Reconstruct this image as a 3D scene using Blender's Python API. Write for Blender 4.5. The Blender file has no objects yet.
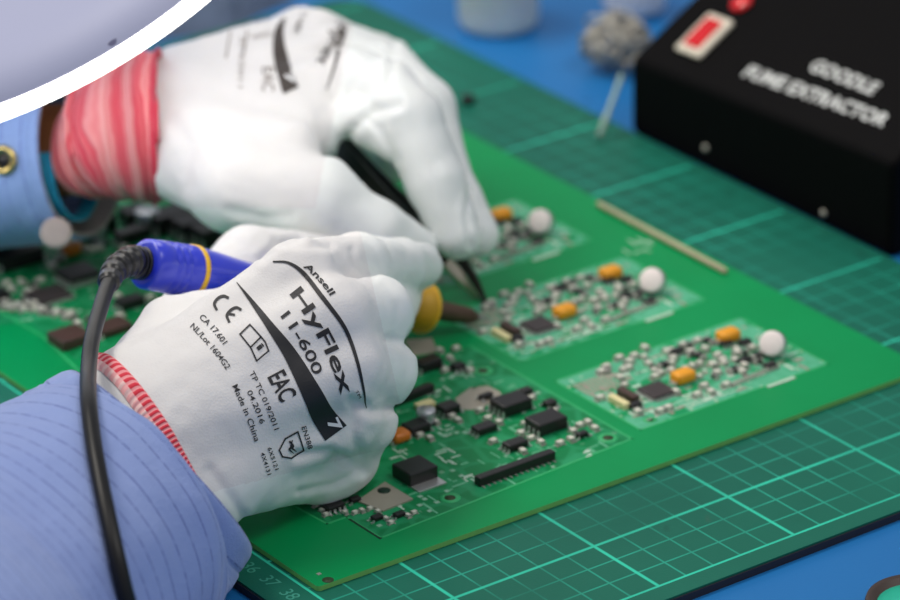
import bpy, bmesh, math, random
import numpy as np
from mathutils import Vector, Matrix
from mathutils.bvhtree import BVHTree
from mathutils import noise as mnoise

random.seed(7)
CM = 0.01
scene = bpy.context.scene
COL = scene.collection

# ------------------------------------------------------------------ camera
F = 4155.45
CC = np.array([-64.7786, -83.5248, 57.0685])
R = np.array([[0.80834240, -0.58848167, -0.01648877],
              [-0.26043362, -0.33233422, -0.90649230],
              [0.52797432, 0.73705040, -0.42190025]])

def ray(u, v):
    d = R.T @ np.array([(u - 450) / F, (v - 300) / F, 1.0])
    return d
def P(u, v, z=0.0):                       # point of the horizontal plane z seen at a place of the photo
    d = ray(u, v)
    return CC + d * ((z - CC[2]) / d[2])
def W(u, v, D):                           # point at depth D (cm)
    return CC + ray(u, v) * D
def PX(u, v, x):                          # point on the plane x = const
    d = ray(u, v)
    return CC + d * ((x - CC[0]) / d[0])
def proj(p):
    q = R @ (np.asarray(p, float) - CC)
    return 450 + F * q[0] / q[2], 300 + F * q[1] / q[2], q[2]

cam = bpy.data.cameras.new('camera')
cam_o = bpy.data.objects.new('camera', cam)
COL.objects.link(cam_o)
M3 = Matrix(((R[0][0], -R[1][0], -R[2][0]), (R[0][1], -R[1][1], -R[2][1]), (R[0][2], -R[1][2], -R[2][2])))
cam_o.matrix_world = Matrix.Translation(Vector(CC * CM)) @ M3.to_4x4()
cam.sensor_width = 36
cam.lens = F * 36 / 900
cam.clip_start = 0.05
cam.clip_end = 50
cam.dof.use_dof = True
cam.dof.focus_distance = 1.185
cam.dof.aperture_fstop = 10.0
scene.camera = cam_o

# ------------------------------------------------------------------ materials
def srgb(r, g, b):
    def f(c):
        c /= 255.0
        return c / 12.92 if c <= 0.04045 else ((c + 0.055) / 1.055) ** 2.4
    return (f(r), f(g), f(b), 1.0)

class Mat:
    def __init__(s, name, col, rough=0.5, metal=0.0, **kw):
        s.m = bpy.data.materials.new(name)
        s.m.use_nodes = True
        s.n = s.m.node_tree.nodes
        s.l = s.m.node_tree.links
        s.b = s.n['Principled BSDF']
        s.b.inputs['Base Color'].default_value = col
        s.b.inputs['Roughness'].default_value = rough
        s.b.inputs['Metallic'].default_value = metal
        for k, v in kw.items():
            s.b.inputs[k.replace('_', ' ')].default_value = v
    def new(s, t, **kw):
        n = s.n.new(t)
        for k, v in kw.items():
            setattr(n, k, v)
        return n
    def obj(s):
        return s.new('ShaderNodeTexCoord').outputs['Object']
    def math(s, op, a, b=None, c=None):
        n = s.new('ShaderNodeMath', operation=op)
        for i, x in enumerate((a, b, c)):
            if x is None: continue
            if isinstance(x, (int, float)): n.inputs[i].default_value = x
            else: s.l.new(x, n.inputs[i])
        return n.outputs[0]
    def mix(s, fac, a, b):
        n = s.new('ShaderNodeMix', data_type='RGBA')
        for i, x in ((0, fac), (6, a), (7, b)):
            if isinstance(x, (int, float, tuple)): n.inputs[i].default_value = x
            else: s.l.new(x, n.inputs[i])
        return n.outputs[2]
    def noise(s, scale, detail=3, vec=None, rough=0.5):
        n = s.new('ShaderNodeTexNoise')
        n.inputs['Scale'].default_value = scale
        n.inputs['Detail'].default_value = detail
        n.inputs['Roughness'].default_value = rough
        s.l.new(vec if vec is not None else s.obj(), n.inputs['Vector'])
        return n.outputs['Fac']
    def ramp(s, fac, stops, interp='LINEAR'):
        n = s.new('ShaderNodeValToRGB')
        n.color_ramp.interpolation = interp
        e = n.color_ramp.elements
        while len(e) < len(stops): e.new(0.5)
        for i, (p, c) in enumerate(stops):
            e[i].position = p; e[i].color = c
        s.l.new(fac, n.inputs[0])
        return n.outputs[0]
    def color(s, sock): s.l.new(sock, s.b.inputs['Base Color']); return s
    def bump(s, sock, dist=0.0002, strength=0.5):
        n = s.new('ShaderNodeBump')
        n.inputs['Strength'].default_value = strength
        n.inputs['Distance'].default_value = dist
        s.l.new(sock, n.inputs['Height'])
        s.l.new(n.outputs[0], s.b.inputs['Normal'])
        return s

def plain(name, col, rough=0.5, metal=0.0, var=0.12, scale=300, **kw):
    m = Mat(name, col, rough, metal, **kw)
    f = m.noise(scale)
    d = tuple(c * (1 - var) for c in col[:3]) + (1,)
    l = tuple(min(1, c * (1 + var)) for c in col[:3]) + (1,)
    m.color(m.mix(f, d, l))
    return m.m

# bench: blue rubber mat with small dark specks
m = Mat('blue_bench_rubber', srgb(38, 116, 186), 0.42, Specular_IOR_Level=0.3)
n1 = m.noise(9, 4); n2 = m.noise(75, 2)
base = m.mix(n1, srgb(22, 100, 166), srgb(34, 122, 190))
spk = m.ramp(n2, [(0.0, (0, 0, 0, 1)), (0.70, (0, 0, 0, 1)), (0.78, (1, 1, 1, 1))])
m.color(m.mix(spk, base, srgb(24, 62, 100)))
m.bump(m.noise(900, 2), 0.0001, 0.4)
M_BENCH = m.m

# cutting mat : grid in centimetres
m = Mat('cutting_mat_vinyl', srgb(30, 108, 88), 0.5, Specular_IOR_Level=0.22)
oc = m.obj()
sx = m.new('ShaderNodeSeparateXYZ'); m.l.new(oc, sx.inputs[0])
X = m.math('MULTIPLY', sx.outputs[0], 100.0); Y = m.math('MULTIPLY', sx.outputs[1], 100.0)
def dist_to(period, s):
    k = m.math('DIVIDE', s, period)
    fr = m.math('FRACT', m.math('ADD', k, 100.5))
    return m.math('MULTIPLY', m.math('ABSOLUTE', m.math('SUBTRACT', fr, 0.5)), period)
def line(d, w):   # soft edged line
    return m.math('SUBTRACT', 1.0, m.math('SMOOTH_MIN', 1.0, m.math('MAXIMUM', m.math('DIVIDE', m.math('SUBTRACT', d, w * 0.6), w * 0.6), 0.0), 0.05))
def inside(s, a, b):
    return m.math('MULTIPLY', m.math('GREATER_THAN', s, a), m.math('LESS_THAN', s, b))
INS = m.math('MULTIPLY', inside(X, -8.04, 19.8), inside(Y, -3.04, 40.2))
minor = m.math('MAXIMUM', line(dist_to(1.0, X), 0.035), line(dist_to(1.0, Y), 0.035))
major = m.math('MAXIMUM', line(dist_to(5.0, X), 0.062), line(dist_to(5.0, Y), 0.062))
yb = m.math('ABSOLUTE', m.math('ADD', Y, 3.0)); xb = m.math('ABSOLUTE', m.math('SUBTRACT', X, 19.2)); xl = m.math('ABSOLUTE', m.math('ADD', X, 8.0))
border = m.math('MAXIMUM', line(yb, 0.055), line(xl, 0.055))
wear = m.ramp(m.noise(22, 3), [(0.38, (0.12, 0.12, 0.12, 1)), (0.64, (1, 1, 1, 1))])
nb = m.noise(14, 4)
base = m.mix(nb, srgb(12, 84, 70), srgb(26, 114, 93))
st = m.ramp(m.noise(60, 2), [(0.0, (0, 0, 0, 1)), (0.72, (0, 0, 0, 1)), (0.80, (0.7, 0.7, 0.7, 1))])
base = m.mix(st, base, srgb(18, 60, 50))
st2 = m.ramp(m.noise(38, 2), [(0.0, (0, 0, 0, 1)), (0.74, (0, 0, 0, 1)), (0.79, (0.7, 0.7, 0.7, 1))])
base = m.mix(st2, base, srgb(92, 84, 70))
c1 = m.mix(m.math('MULTIPLY', m.math('MULTIPLY', minor, INS), m.math('MULTIPLY', wear, 0.72)), base, srgb(46, 176, 150))
c2 = m.mix(m.math('MULTIPLY', m.math('MAXIMUM', major, border), m.math('MULTIPLY', INS, m.math('MULTIPLY', m.math('ADD', wear, 1.0), 0.5))), c1, srgb(52, 205, 172))
m.color(c2)
m.bump(m.noise(1200, 2), 0.0001, 0.35)
M_MAT = m.m
M_MATCORE = plain('mat_core_black', srgb(30, 30, 42), 0.6)

# boards
def solder_mask(name, a, b, rough=0.28):
    m = Mat(name, srgb(*a), rough + .1, Specular_IOR_Level=0.16)
    m.color(m.mix(m.noise(30, 3), srgb(*a), srgb(*b)))
    m.bump(m.noise(700, 2), 0.00004, 0.3)
    return m.m
M_PCB = solder_mask('green_solder_mask', (0, 134, 72), (0, 150, 84))
M_PCBEDGE = plain('board_edge_laminate', srgb(112, 178, 96), 0.6)
def circuitry(name, dark, mid, pale, scale, thr=0.6, lines=0.5):
    m = Mat(name, srgb(*dark), 0.45, Specular_IOR_Level=0.2)
    oc = m.obj()
    mp = m.new('ShaderNodeMapping'); m.l.new(oc, mp.inputs[0])
    v = m.new('ShaderNodeTexVoronoi', distance='CHEBYCHEV'); v.inputs['Scale'].default_value = scale
    m.l.new(mp.outputs[0], v.inputs['Vector'])
    v2 = m.new('ShaderNodeTexVoronoi', distance='MANHATTAN', feature='DISTANCE_TO_EDGE') if False else m.new('ShaderNodeTexVoronoi', feature='DISTANCE_TO_EDGE')
    v2.inputs['Scale'].default_value = scale * 0.45
    m.l.new(mp.outputs[0], v2.inputs['Vector'])
    tr = m.ramp(v2.outputs['Distance'], [(0.0, (1, 1, 1, 1)), (0.07, (1, 1, 1, 1)), (0.12, (0, 0, 0, 1))])
    pad = m.ramp(v.outputs['Distance'], [(0.0, (1, 1, 1, 1)), (0.16, (1, 1, 1, 1)), (0.2, (0, 0, 0, 1))])
    pour = m.ramp(m.noise(scale * 0.22, 2), [(0.0, (0, 0, 0, 1)), (thr, (0, 0, 0, 1)), (thr + 0.04, (1, 1, 1, 1))])
    sel = m.ramp(m.noise(scale * 0.3, 1), [(0.0, (0, 0, 0, 1)), (0.48, (0, 0, 0, 1)), (0.54, (1, 1, 1, 1))])
    c = m.mix(m.math('MULTIPLY', tr, lines), srgb(*dark), srgb(*mid))
    c = m.mix(m.math('MULTIPLY', pour, 0.8), c, srgb(*mid))
    c = m.mix(m.math('MULTIPLY', pad, m.math('MULTIPLY', sel, 0.9)), c, srgb(*pale))
    m.color(c)
    return m.m
M_MODULE = circuitry('small_module_circuitry', (12, 146, 88), (92, 180, 142), (186, 204, 180), 330, 0.46, 0.9)
M_MAIN = circuitry('main_circuitry', (6, 124, 70), (40, 152, 100), (150, 190, 166), 240, 0.58, 0.5)
M_OUT = plain('routed_outline_resist', srgb(44, 172, 104), 0.5)
M_SLOT = plain('routed_slot_dark', srgb(4, 46, 28), 0.7)
M_CHIP = plain('chip_black_epoxy', srgb(26, 23, 24), 0.42, var=0.2)
M_CHIP2 = plain('chip_dark_grey_epoxy', srgb(58, 50, 50), 0.5, var=0.15)
M_BROWN = plain('brown_component_body', srgb(72, 50, 44), 0.5)
M_TIN = plain('tinned_metal', srgb(206, 206, 204), 0.33, 0.75, var=0.1)
M_SOLDER = plain('solder_grey', srgb(178, 176, 168), 0.42, 0.45, var=0.12)
M_CERAM = plain('ceramic_pale', srgb(214, 212, 198), 0.45, var=0.08)
M_TANT = plain('yellow_orange_epoxy', srgb(238, 160, 28), 0.42, var=0.08)
M_ORANGE = plain('orange_epoxy', srgb(206, 116, 34), 0.42, var=0.08)
M_CREAM = plain('cream_plastic', srgb(226, 214, 160), 0.45, var=0.06)
M_CANW = plain('can_white_face', srgb(250, 236, 232), 0.4, var=0.05, scale=500)
M_CANS = plain('can_silver_side', srgb(190, 192, 196), 0.3, 0.7, var=0.06)
M_SILK = plain('white_silkscreen', srgb(190, 214, 196), 0.5, var=0.1)
M_PADS = plain('pad_grey_tan', srgb(168, 160, 146), 0.5, 0.25, var=0.15, scale=140)
M_HOLE = plain('plated_hole_dark', srgb(40, 60, 26), 0.6)

# gloves
def knit(name, a, b, rough, sc=1500, bump=0.00012):
    m = Mat(name, srgb(*a), rough, Specular_IOR_Level=0.3, Sheen_Weight=0.15)
    m.color(m.mix(m.noise(40, 3), srgb(*a), srgb(*b)))
    w = m.new('ShaderNodeTexVoronoi'); w.inputs['Scale'].default_value = sc
    m.l.new(m.obj(), w.inputs['Vector'])
    big = m.noise(130, 3)
    h = m.math('ADD', m.math('MULTIPLY', w.outputs['Distance'], 0.35), m.math('MULTIPLY', big, 1.5))
    m.bump(h, bump * 4, 0.35)
    m.b.inputs['Subsurface Weight'].default_value = 0.12
    m.b.inputs['Subsurface Radius'].default_value = (0.004, 0.0035, 0.003)
    return m.m
M_GLOVE = knit('white_knit_nylon', (222, 220, 220), (232, 230, 229), 0.62)
M_COAT = knit('white_polyurethane_coating', (230, 233, 232), (240, 242, 240), 0.42, 700, 0.00005)
M_INK = plain('black_print_ink', srgb(30, 30, 34), 0.6, var=0.3, scale=2500)
M_INK2 = plain('faded_print_ink', srgb(62, 54, 50), 0.6, var=0.2, scale=2500)
M_WHITEINK = plain('white_gap_in_print', srgb(230, 230, 232), 0.6, var=0.05)

# ring stripes using the generated attribute "along" (0..1) and "around"
def attr(m, name):
    a = m.new('ShaderNodeAttribute'); a.attribute_name = name
    return a.outputs['Fac']
m = Mat('red_white_hem_stitch', srgb(222, 60, 80), 0.7)
al = attr(m, 'along'); ar = attr(m, 'around')
st = m.math('GREATER_THAN', m.math('SINE', m.math('MULTIPLY', ar, 2 * math.pi * 74)), -0.1)
mid = m.math('MULTIPLY', m.math('GREATER_THAN', al, 0.42), m.math('LESS_THAN', al, 0.95))
c = m.mix(m.math('MULTIPLY', st, mid), srgb(240, 150, 155), srgb(216, 38, 62))
edge = m.math('LESS_THAN', al, 0.42)
st2 = m.math('GREATER_THAN', m.math('SINE', m.math('MULTIPLY', ar, 2 * math.pi * 60)), 0.2)
c = m.mix(m.math('MULTIPLY', edge, m.math('ADD', m.math('MULTIPLY', st2, 0.5), 0.3)), c, srgb(248, 214, 210))
m.color(c); m.bump(m.math('SINE', m.math('MULTIPLY', ar, 2 * math.pi * 74)), 0.0003, 0.5)
M_HEM = m.m
m = Mat('pink_ribbed_cuff_knit', srgb(226, 84, 96), 0.75, Sheen_Weight=0.2)
al = attr(m, 'along'); ar = attr(m, 'around')
wob = m.math('MULTIPLY', m.noise(60, 2), 0.10)
s1 = m.math('SINE', m.math('MULTIPLY', m.math('ADD', al, wob), 2 * math.pi * 5.2))
s2 = m.math('SINE', m.math('MULTIPLY', m.math('ADD', al, wob), 2 * math.pi * 26))
f = m.math('ADD', m.math('MULTIPLY', s1, 0.42), m.math('ADD', m.math('MULTIPLY', s2, 0.22), 0.42))
c = m.mix(m.math('MINIMUM', m.math('MAXIMUM', f, 0.0), 1.0), srgb(226, 64, 84), srgb(242, 166, 164))
end = m.math('GREATER_THAN', al, 0.93)
c = m.mix(end, c, srgb(222, 58, 82))
m.color(c); m.bump(s2, 0.0004, 0.6)
M_CUFF = m.m

def shirt(name, a, b, ln, per_along=0.30, per_around=26):
    m = Mat(name, srgb(*a), 0.75, Sheen_Weight=0.25)
    al = attr(m, 'along'); ar = attr(m, 'around')
    nz = m.math('MULTIPLY', m.noise(70, 2), 0.05)
    k = m.math('FRACT', m.math('MULTIPLY', m.math('ADD', al, nz), per_along))
    dash = m.noise(500, 2)
    t = m.math('LESS_THAN', k, 0.10)
    t = m.math('MULTIPLY', t, m.math('ADD', 0.25, m.math('MULTIPLY', m.math('GREATER_THAN', dash, 0.46), 0.5)))
    base = m.mix(m.noise(35, 3), srgb(*a), srgb(*b))
    m.color(m.mix(t, base, srgb(*ln)))
    w = m.new('ShaderNodeTexVoronoi'); w.inputs['Scale'].default_value = 2200
    m.l.new(m.obj(), w.inputs['Vector'])
    m.bump(m.math('ADD', m.math('MULTIPLY', w.outputs['Distance'], 0.4), m.math('MULTIPLY', m.noise(160, 4), 2.0)), 0.0006, 0.5)
    return m.m
M_SHIRT = shirt('blue_striped_shirt_cotton', (130, 150, 208), (146, 166, 218), (84, 100, 166), 1.7)
M_SHIRTF = shirt('pale_blue_shirt_cotton', (124, 152, 206), (140, 168, 216), (100, 122, 184), 1.6)
M_LINING = plain('grey_cuff_lining', srgb(160, 150, 146), 0.8, var=0.08)
M_SKIN = plain('brown_skin', srgb(128, 78, 44), 0.55, var=0.1, scale=90)
M_STRAP = plain('cyan_strap_webbing', srgb(40, 156, 196), 0.6)
M_SNAP = plain('brushed_snap_metal', srgb(186, 182, 170), 0.4, 0.5)
M_GOLD = plain('gilt_button_metal', srgb(190, 170, 110), 0.25, 0.9)

M_BLUEP = Mat('glossy_blue_handle_plastic', srgb(36, 52, 196), 0.28, Coat_Weight=0.3, Coat_Roughness=0.12)
M_BLUEP.color(M_BLUEP.mix(M_BLUEP.noise(50), srgb(32, 46, 186), srgb(44, 60, 206))); M_BLUEP = M_BLUEP.m
M_YELL = plain('yellow_ring_plastic', srgb(226, 178, 36), 0.4, var=0.06)
M_FOAM = plain('yellow_flange_rubber', srgb(196, 148, 22), 0.5, var=0.1)
M_RUB = plain('black_rubber', srgb(22, 22, 24), 0.33, var=0.2)
M_CABLE = Mat('black_cable_sheath', srgb(10, 10, 12), 0.42, Specular_IOR_Level=0.35)
M_CABLE.color(M_CABLE.mix(M_CABLE.noise(60), srgb(8, 8, 10), srgb(16, 16, 18))); M_CABLE = M_CABLE.m
M_BARREL = plain('heat_browned_steel', srgb(84, 64, 50), 0.5, 0.3)
M_TIPM = plain('tinned_tip', srgb(170, 170, 168), 0.3, 0.9)
M_TWZ = plain('tweezers_dark_coating', srgb(44, 40, 36), 0.4, 0.3)
M_TWZS = plain('tweezers_bare_steel', srgb(196, 186, 164), 0.3, 0.8)
M_BOX = plain('black_enamelled_metal', srgb(6, 5, 6), 0.6, Specular_IOR_Level=0.07, var=0.15, scale=200)
M_BEZEL = plain('ivory_switch_bezel', srgb(224, 214, 196), 0.4)
M_RED = Mat('red_rocker_plastic', srgb(214, 10, 22), 0.2, Coat_Weight=0.4)
M_RED.color(M_RED.mix(M_RED.noise(80), srgb(200, 6, 16), srgb(226, 20, 30))); M_RED = M_RED.m
M_PAINT = plain('white_letter_paint', srgb(206, 208, 206), 0.5, var=0.08)
M_JAR = plain('milky_plastic', srgb(216, 220, 214), 0.4, var=0.04, Subsurface_Weight=0.2)
M_JARW = plain('white_gloss_plastic', srgb(236, 232, 234), 0.3, var=0.03)
M_WIRE = plain('silver_wire', srgb(186, 182, 172), 0.38, 0.7)
M_STICK = plain('pale_wood_stick', srgb(182, 172, 142), 0.6)
M_LENS = Mat('lavender_grey_lens_cover', srgb(176, 180, 208), 0.5, Specular_IOR_Level=0.3)
sp = M_LENS.ramp(M_LENS.noise(110, 1), [(0, (0, 0, 0, 1)), (0.765, (0, 0, 0, 1)), (0.78, (1, 1, 1, 1))])
M_LENS.color(M_LENS.mix(sp, srgb(176, 180, 208), srgb(110, 110, 140))); M_LENS = M_LENS.m
m = Mat('glowing_ring_diffuser', srgb(250, 250, 245), 0.4)
m.b.inputs['Emission Color'].default_value = (1.0, 0.95, 0.86, 1)
m.b.inputs['Emission Strength'].default_value = 4.2
M_GLOW = m.m
M_LAMPW = plain('white_lamp_plastic', srgb(220, 220, 224), 0.4, var=0.03)
M_TURQ = plain('turquoise_enamel', srgb(40, 190, 160), 0.4)
M_RIMB = plain('brown_dish_rim', srgb(60, 46, 40), 0.5)

# ------------------------------------------------------------------ object helpers
def tag(o, label=None, cat=None, group=None, kind=None):
    if label: o['label'] = label
    if cat: o['category'] = cat
    if group: o['group'] = group
    if kind: o['kind'] = kind
    return o
def empty(name, loc, label=None, cat=None, group=None):
    o = bpy.data.objects.new(name, None)
    o.empty_display_size = 0.01
    COL.objects.link(o)
    o.location = Vector([c * CM for c in loc])
    o['_w'] = 1
    del o['_w']
    tag(o, label, cat, group)
    return o
def link(name, verts, faces, mat, parent=None, smooth=True, attrs=None, mats=None, fmat=None):
    """vertices in world centimetres"""
    me = bpy.data.meshes.new(name)
    org = np.zeros(3)
    pts = np.asarray(verts, float)
    if parent is not None:
        org = world_loc(parent)
    else:
        org = pts.mean(axis=0); org[2] = pts[:, 2].min()
    if name in KEEP_ORIGIN: org = np.zeros(3)
    me.from_pydata([tuple((p - org) * CM) for p in pts], [], [tuple(int(i) for i in f) for f in faces])
    for mt in (mats or [mat]): me.materials.append(mt)
    if fmat is not None: me.polygons.foreach_set('material_index', np.asarray(fmat, np.int32))
    if smooth: me.polygons.foreach_set('use_smooth', [True] * len(me.polygons))
    for k, vals in (attrs or {}).items():
        a = me.attributes.new(k, 'FLOAT', 'POINT')
        a.data.foreach_set('value', np.asarray(vals, np.float32))
    me.update()
    o = bpy.data.objects.new(name, me)
    COL.objects.link(o)
    if parent is not None: o.parent = parent
    else: o.location = Vector(org * CM)
    return o
KEEP_ORIGIN = {'cutting_mat'}
def world_loc(o):
    t = np.zeros(3)
    while o is not None:
        t += np.array(o.location) / CM
        o = o.parent
    return t

def merge(parts):
    V = []; Fc = []; k = 0
    for v, f in parts:
        V += [tuple(p) for p in v]; Fc += [tuple(i + k for i in q) for q in f]; k += len(v)
    return V, Fc
def box(cx, cy, cz, sx, sy, sz, bev=0.0, ang=0.0):
    """bevelled box, centre xy, bottom z; returns verts, faces"""
    bm = bmesh.new()
    bmesh.ops.create_cube(bm, size=1.0)
    for v in bm.verts: v.co = Vector((v.co.x * sx, v.co.y * sy, (v.co.z + 0.5) * sz))
    if bev > 0:
        bmesh.ops.bevel(bm, geom=bm.edges[:], offset=bev, segments=2, profile=0.5, affect='EDGES')
    c, s = math.cos(ang), math.sin(ang)
    bm.verts.index_update()
    V = [(cx + v.co.x * c - v.co.y * s, cy + v.co.x * s + v.co.y * c, cz + v.co.z) for v in bm.verts]
    Fc = [[v.index for v in f.verts] for f in bm.faces]
    bm.free()
    return V, Fc
def frame_from(d):
    d = np.asarray(d, float); d = d / np.linalg.norm(d)
    a = np.array([0, 0, 1.0]) if abs(d[2]) < 0.9 else np.array([1.0, 0, 0])
    x = np.cross(a, d); x /= np.linalg.norm(x)
    return x, np.cross(d, x), d
def lathe(p0, d, prof, n=32, cap=True):
    """prof: [(s, r)] along direction d from p0"""
    x, y, d = frame_from(d); p0 = np.asarray(p0, float)
    V = []; Fc = []
    for s, r in prof:
        for k in range(n):
            a = 2 * math.pi * k / n
            V.append(p0 + d * s + x * r * math.cos(a) + y * r * math.sin(a))
    for i in range(len(prof) - 1):
        for k in range(n):
            k2 = (k + 1) % n
            Fc.append((i * n + k, i * n + k2, (i + 1) * n + k2, (i + 1) * n + k))
    if cap:
        Fc.append(tuple(range(n))[::-1]); Fc.append(tuple((len(prof) - 1) * n + k for k in range(n)))
    return V, Fc
def catmull(pts, n=8):
    pts = [np.asarray(p, float) for p in pts]
    q = [2 * pts[0] - pts[1]] + pts + [2 * pts[-1] - pts[-2]]
    out = []
    for i in range(1, len(q) - 2):
        for k in range(n):
            t = k / n
            out.append(0.5 * ((2 * q[i]) + (-q[i - 1] + q[i + 1]) * t + (2 * q[i - 1] - 5 * q[i] + 4 * q[i + 1] - q[i + 2]) * t * t + (-q[i - 1] + 3 * q[i] - 3 * q[i + 1] + q[i + 2]) * t ** 3))
    out.append(pts[-1])
    return out
def sweep(path, rfun, n=24, cap=True, scale2=1.0, closed=False):
    """tube along path; rfun(i/(len-1), angle) gives radius"""
    path = [np.asarray(p, float) for p in path]
    V = []; Fc = []; al = []; ar = []
    up = None; L = 0; m = len(path)
    for i, p in enumerate(path):
        if closed: t = path[(i + 1) % m] - path[i - 1]
        else: t = path[min(i + 1, m - 1)] - path[max(i - 1, 0)]
        t /= np.linalg.norm(t)
        if up is None: x, y, _ = frame_from(t)
        else:
            x = up - t * (up @ t); x /= np.linalg.norm(x); y = np.cross(t, x)
        up = x
        if i: L += np.linalg.norm(path[i] - path[i - 1])
        for k in range(n):
            a = 2 * math.pi * k / n
            r = rfun(i / (m - 1), a) if callable(rfun) else rfun
            V.append(p + x * r * math.cos(a) + y * r * math.sin(a) * scale2)
            al.append(L); ar.append(k / n)
    for i in range(m if closed else m - 1):
        for k in range(n):
            k2 = (k + 1) % n; j = (i + 1) % m
            Fc.append((i * n + k, i * n + k2, j * n + k2, j * n + k))
    if cap and not closed:
        Fc.append(tuple(range(n))[::-1]); Fc.append(tuple((m - 1) * n + k for k in range(n)))
    return V, Fc, al, ar

# ------------------------------------------------------------------ implicit surface (gloves)
class SDF:
    def __init__(s, lo, hi, h):
        s.lo = np.array(lo, float); s.h = h
        s.n = np.ceil((np.array(hi) - s.lo) / h).astype(int) + 1
        s.ax = [s.lo[i] + h * np.arange(s.n[i]) for i in range(3)]
        s.new()
    def new(s):
        s.f = np.full(s.n, 5.0, np.float32)
        return s.f
    def cone(s, f, a, b, ra, rb, k):
        a = np.array(a, float); b = np.array(b, float)
        pad = max(ra, rb) + k + 0.6
        lo = np.minimum(a, b) - pad; hi = np.maximum(a, b) + pad
        i0 = np.clip(((lo - s.lo) / s.h).astype(int), 0, s.n); i1 = np.clip(((hi - s.lo) / s.h).astype(int) + 2, 0, s.n)
        if (i1 <= i0).any(): return
        sl = tuple(slice(i0[i], i1[i]) for i in range(3))
        x = s.ax[0][sl[0]][:, None, None] - a[0]; y = s.ax[1][sl[1]][None, :, None] - a[1]; z = s.ax[2][sl[2]][None, None, :] - a[2]
        ba = b - a; L2 = max(ba @ ba, 1e-9)
        t = np.clip((x * ba[0] + y * ba[1] + z * ba[2]) / L2, 0, 1)
        d = np.sqrt((x - t * ba[0]) ** 2 + (y - t * ba[1]) ** 2 + (z - t * ba[2]) ** 2) - (ra + (rb - ra) * t)
        g = f[sl]
        hh = np.clip(0.5 + 0.5 * (g - d) / k, 0, 1)
        f[sl] = (g * (1 - hh) + d * hh - k * hh * (1 - hh)).astype(np.float32)
    @staticmethod
    def smin(a, b, k):
        h = np.clip(0.5 + 0.5 * (b - a) / k, 0, 1)
        return b * (1 - h) + a * h - k * h * (1 - h)
    def mesh(s, f):
        """naive surface nets"""
        inside = f < 0
        n = np.array(f.shape)
        c = [inside[dx:n[0] - 1 + dx, dy:n[1] - 1 + dy, dz:n[2] - 1 + dz] for dx in (0, 1) for dy in (0, 1) for dz in (0, 1)]
        cnt = sum(q.astype(np.int8) for q in c)
        act = (cnt > 0) & (cnt < 8)
        idx = np.full(act.shape, -1, np.int64)
        cells = np.argwhere(act)
        idx[act] = np.arange(len(cells))
        acc = np.zeros((len(cells), 3)); w = np.zeros(len(cells))
        corners = [(dx, dy, dz) for dx in (0, 1) for dy in (0, 1) for dz in (0, 1)]
        val = {q: f[cells[:, 0] + q[0], cells[:, 1] + q[1], cells[:, 2] + q[2]] for q in corners}
        for qa in corners:
            for ax in range(3):
                if qa[ax] == 1: continue
                qb = list(qa); qb[ax] = 1; qb = tuple(qb)
                va, vb = val[qa], val[qb]
                mk = (va < 0) != (vb < 0)
                t = np.where(mk, va / np.where(mk, va - vb, 1), 0)
                p = np.array(qa, float)[None, :] + np.zeros((len(cells), 3)); p[:, ax] += t
                acc[mk] += p[mk]; w[mk] += 1
        V = s.lo + (cells + acc / w[:, None]) * s.h
        faces = []
        for ax in range(3):
            o = [(1, 2), (2, 0), (0, 1)][ax]
            sl0 = [slice(1, n[i] - 1) for i in range(3)]; sl1 = list(sl0)
            sl0[ax] = slice(0, n[ax] - 1); sl1[ax] = slice(1, n[ax])
            A = inside[tuple(sl0)]; B = inside[tuple(sl1)]
            for flip, mk in ((False, A & ~B), (True, ~A & B)):
                e = np.argwhere(mk)
                if not len(e): continue
                e = e + np.array([0 if i == ax else 1 for i in range(3)])
                def cell(du, dv):
                    q = e.copy(); q[:, o[0]] -= du; q[:, o[1]] -= dv
                    return idx[q[:, 0], q[:, 1], q[:, 2]]
                quad = np.stack([cell(1, 1), cell(0, 1), cell(0, 0), cell(1, 0)], 1)
                if flip: quad = quad[:, ::-1]
                faces.append(quad)
        Fq = np.concatenate(faces)
        Fq = Fq[(Fq >= 0).all(1)]
        return V, Fq
def smooth_mesh(V, Fq, it=3, lam=0.5):
    e = np.concatenate([Fq[:, [i, (i + 1) % 4]] for i in range(4)])
    e = np.concatenate([e, e[:, ::-1]])
    deg = np.bincount(e[:, 0], minlength=len(V)).astype(float)
    for _ in range(it):
        acc = np.zeros_like(V)
        for k in range(3): acc[:, k] = np.bincount(e[:, 0], weights=V[e[:, 1], k], minlength=len(V))
        V = V * (1 - lam) + lam * acc / deg[:, None]
    return V
def vnormals(V, Fq):
    n = np.cross(V[Fq[:, 2]] - V[Fq[:, 0]], V[Fq[:, 3]] - V[Fq[:, 1]])
    N = np.zeros_like(V)
    for i in range(4):
        for k in range(3): N[:, k] += np.bincount(Fq[:, i], weights=n[:, k], minlength=len(V))
    return N / np.maximum(np.linalg.norm(N, axis=1)[:, None], 1e-9)
def seg_dist(V, a, b):
    a = np.asarray(a); b = np.asarray(b); ba = b - a
    t = np.clip(((V - a) @ ba) / (ba @ ba), 0, 1)
    return np.linalg.norm(V - a - t[:, None] * ba, axis=1)
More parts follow.
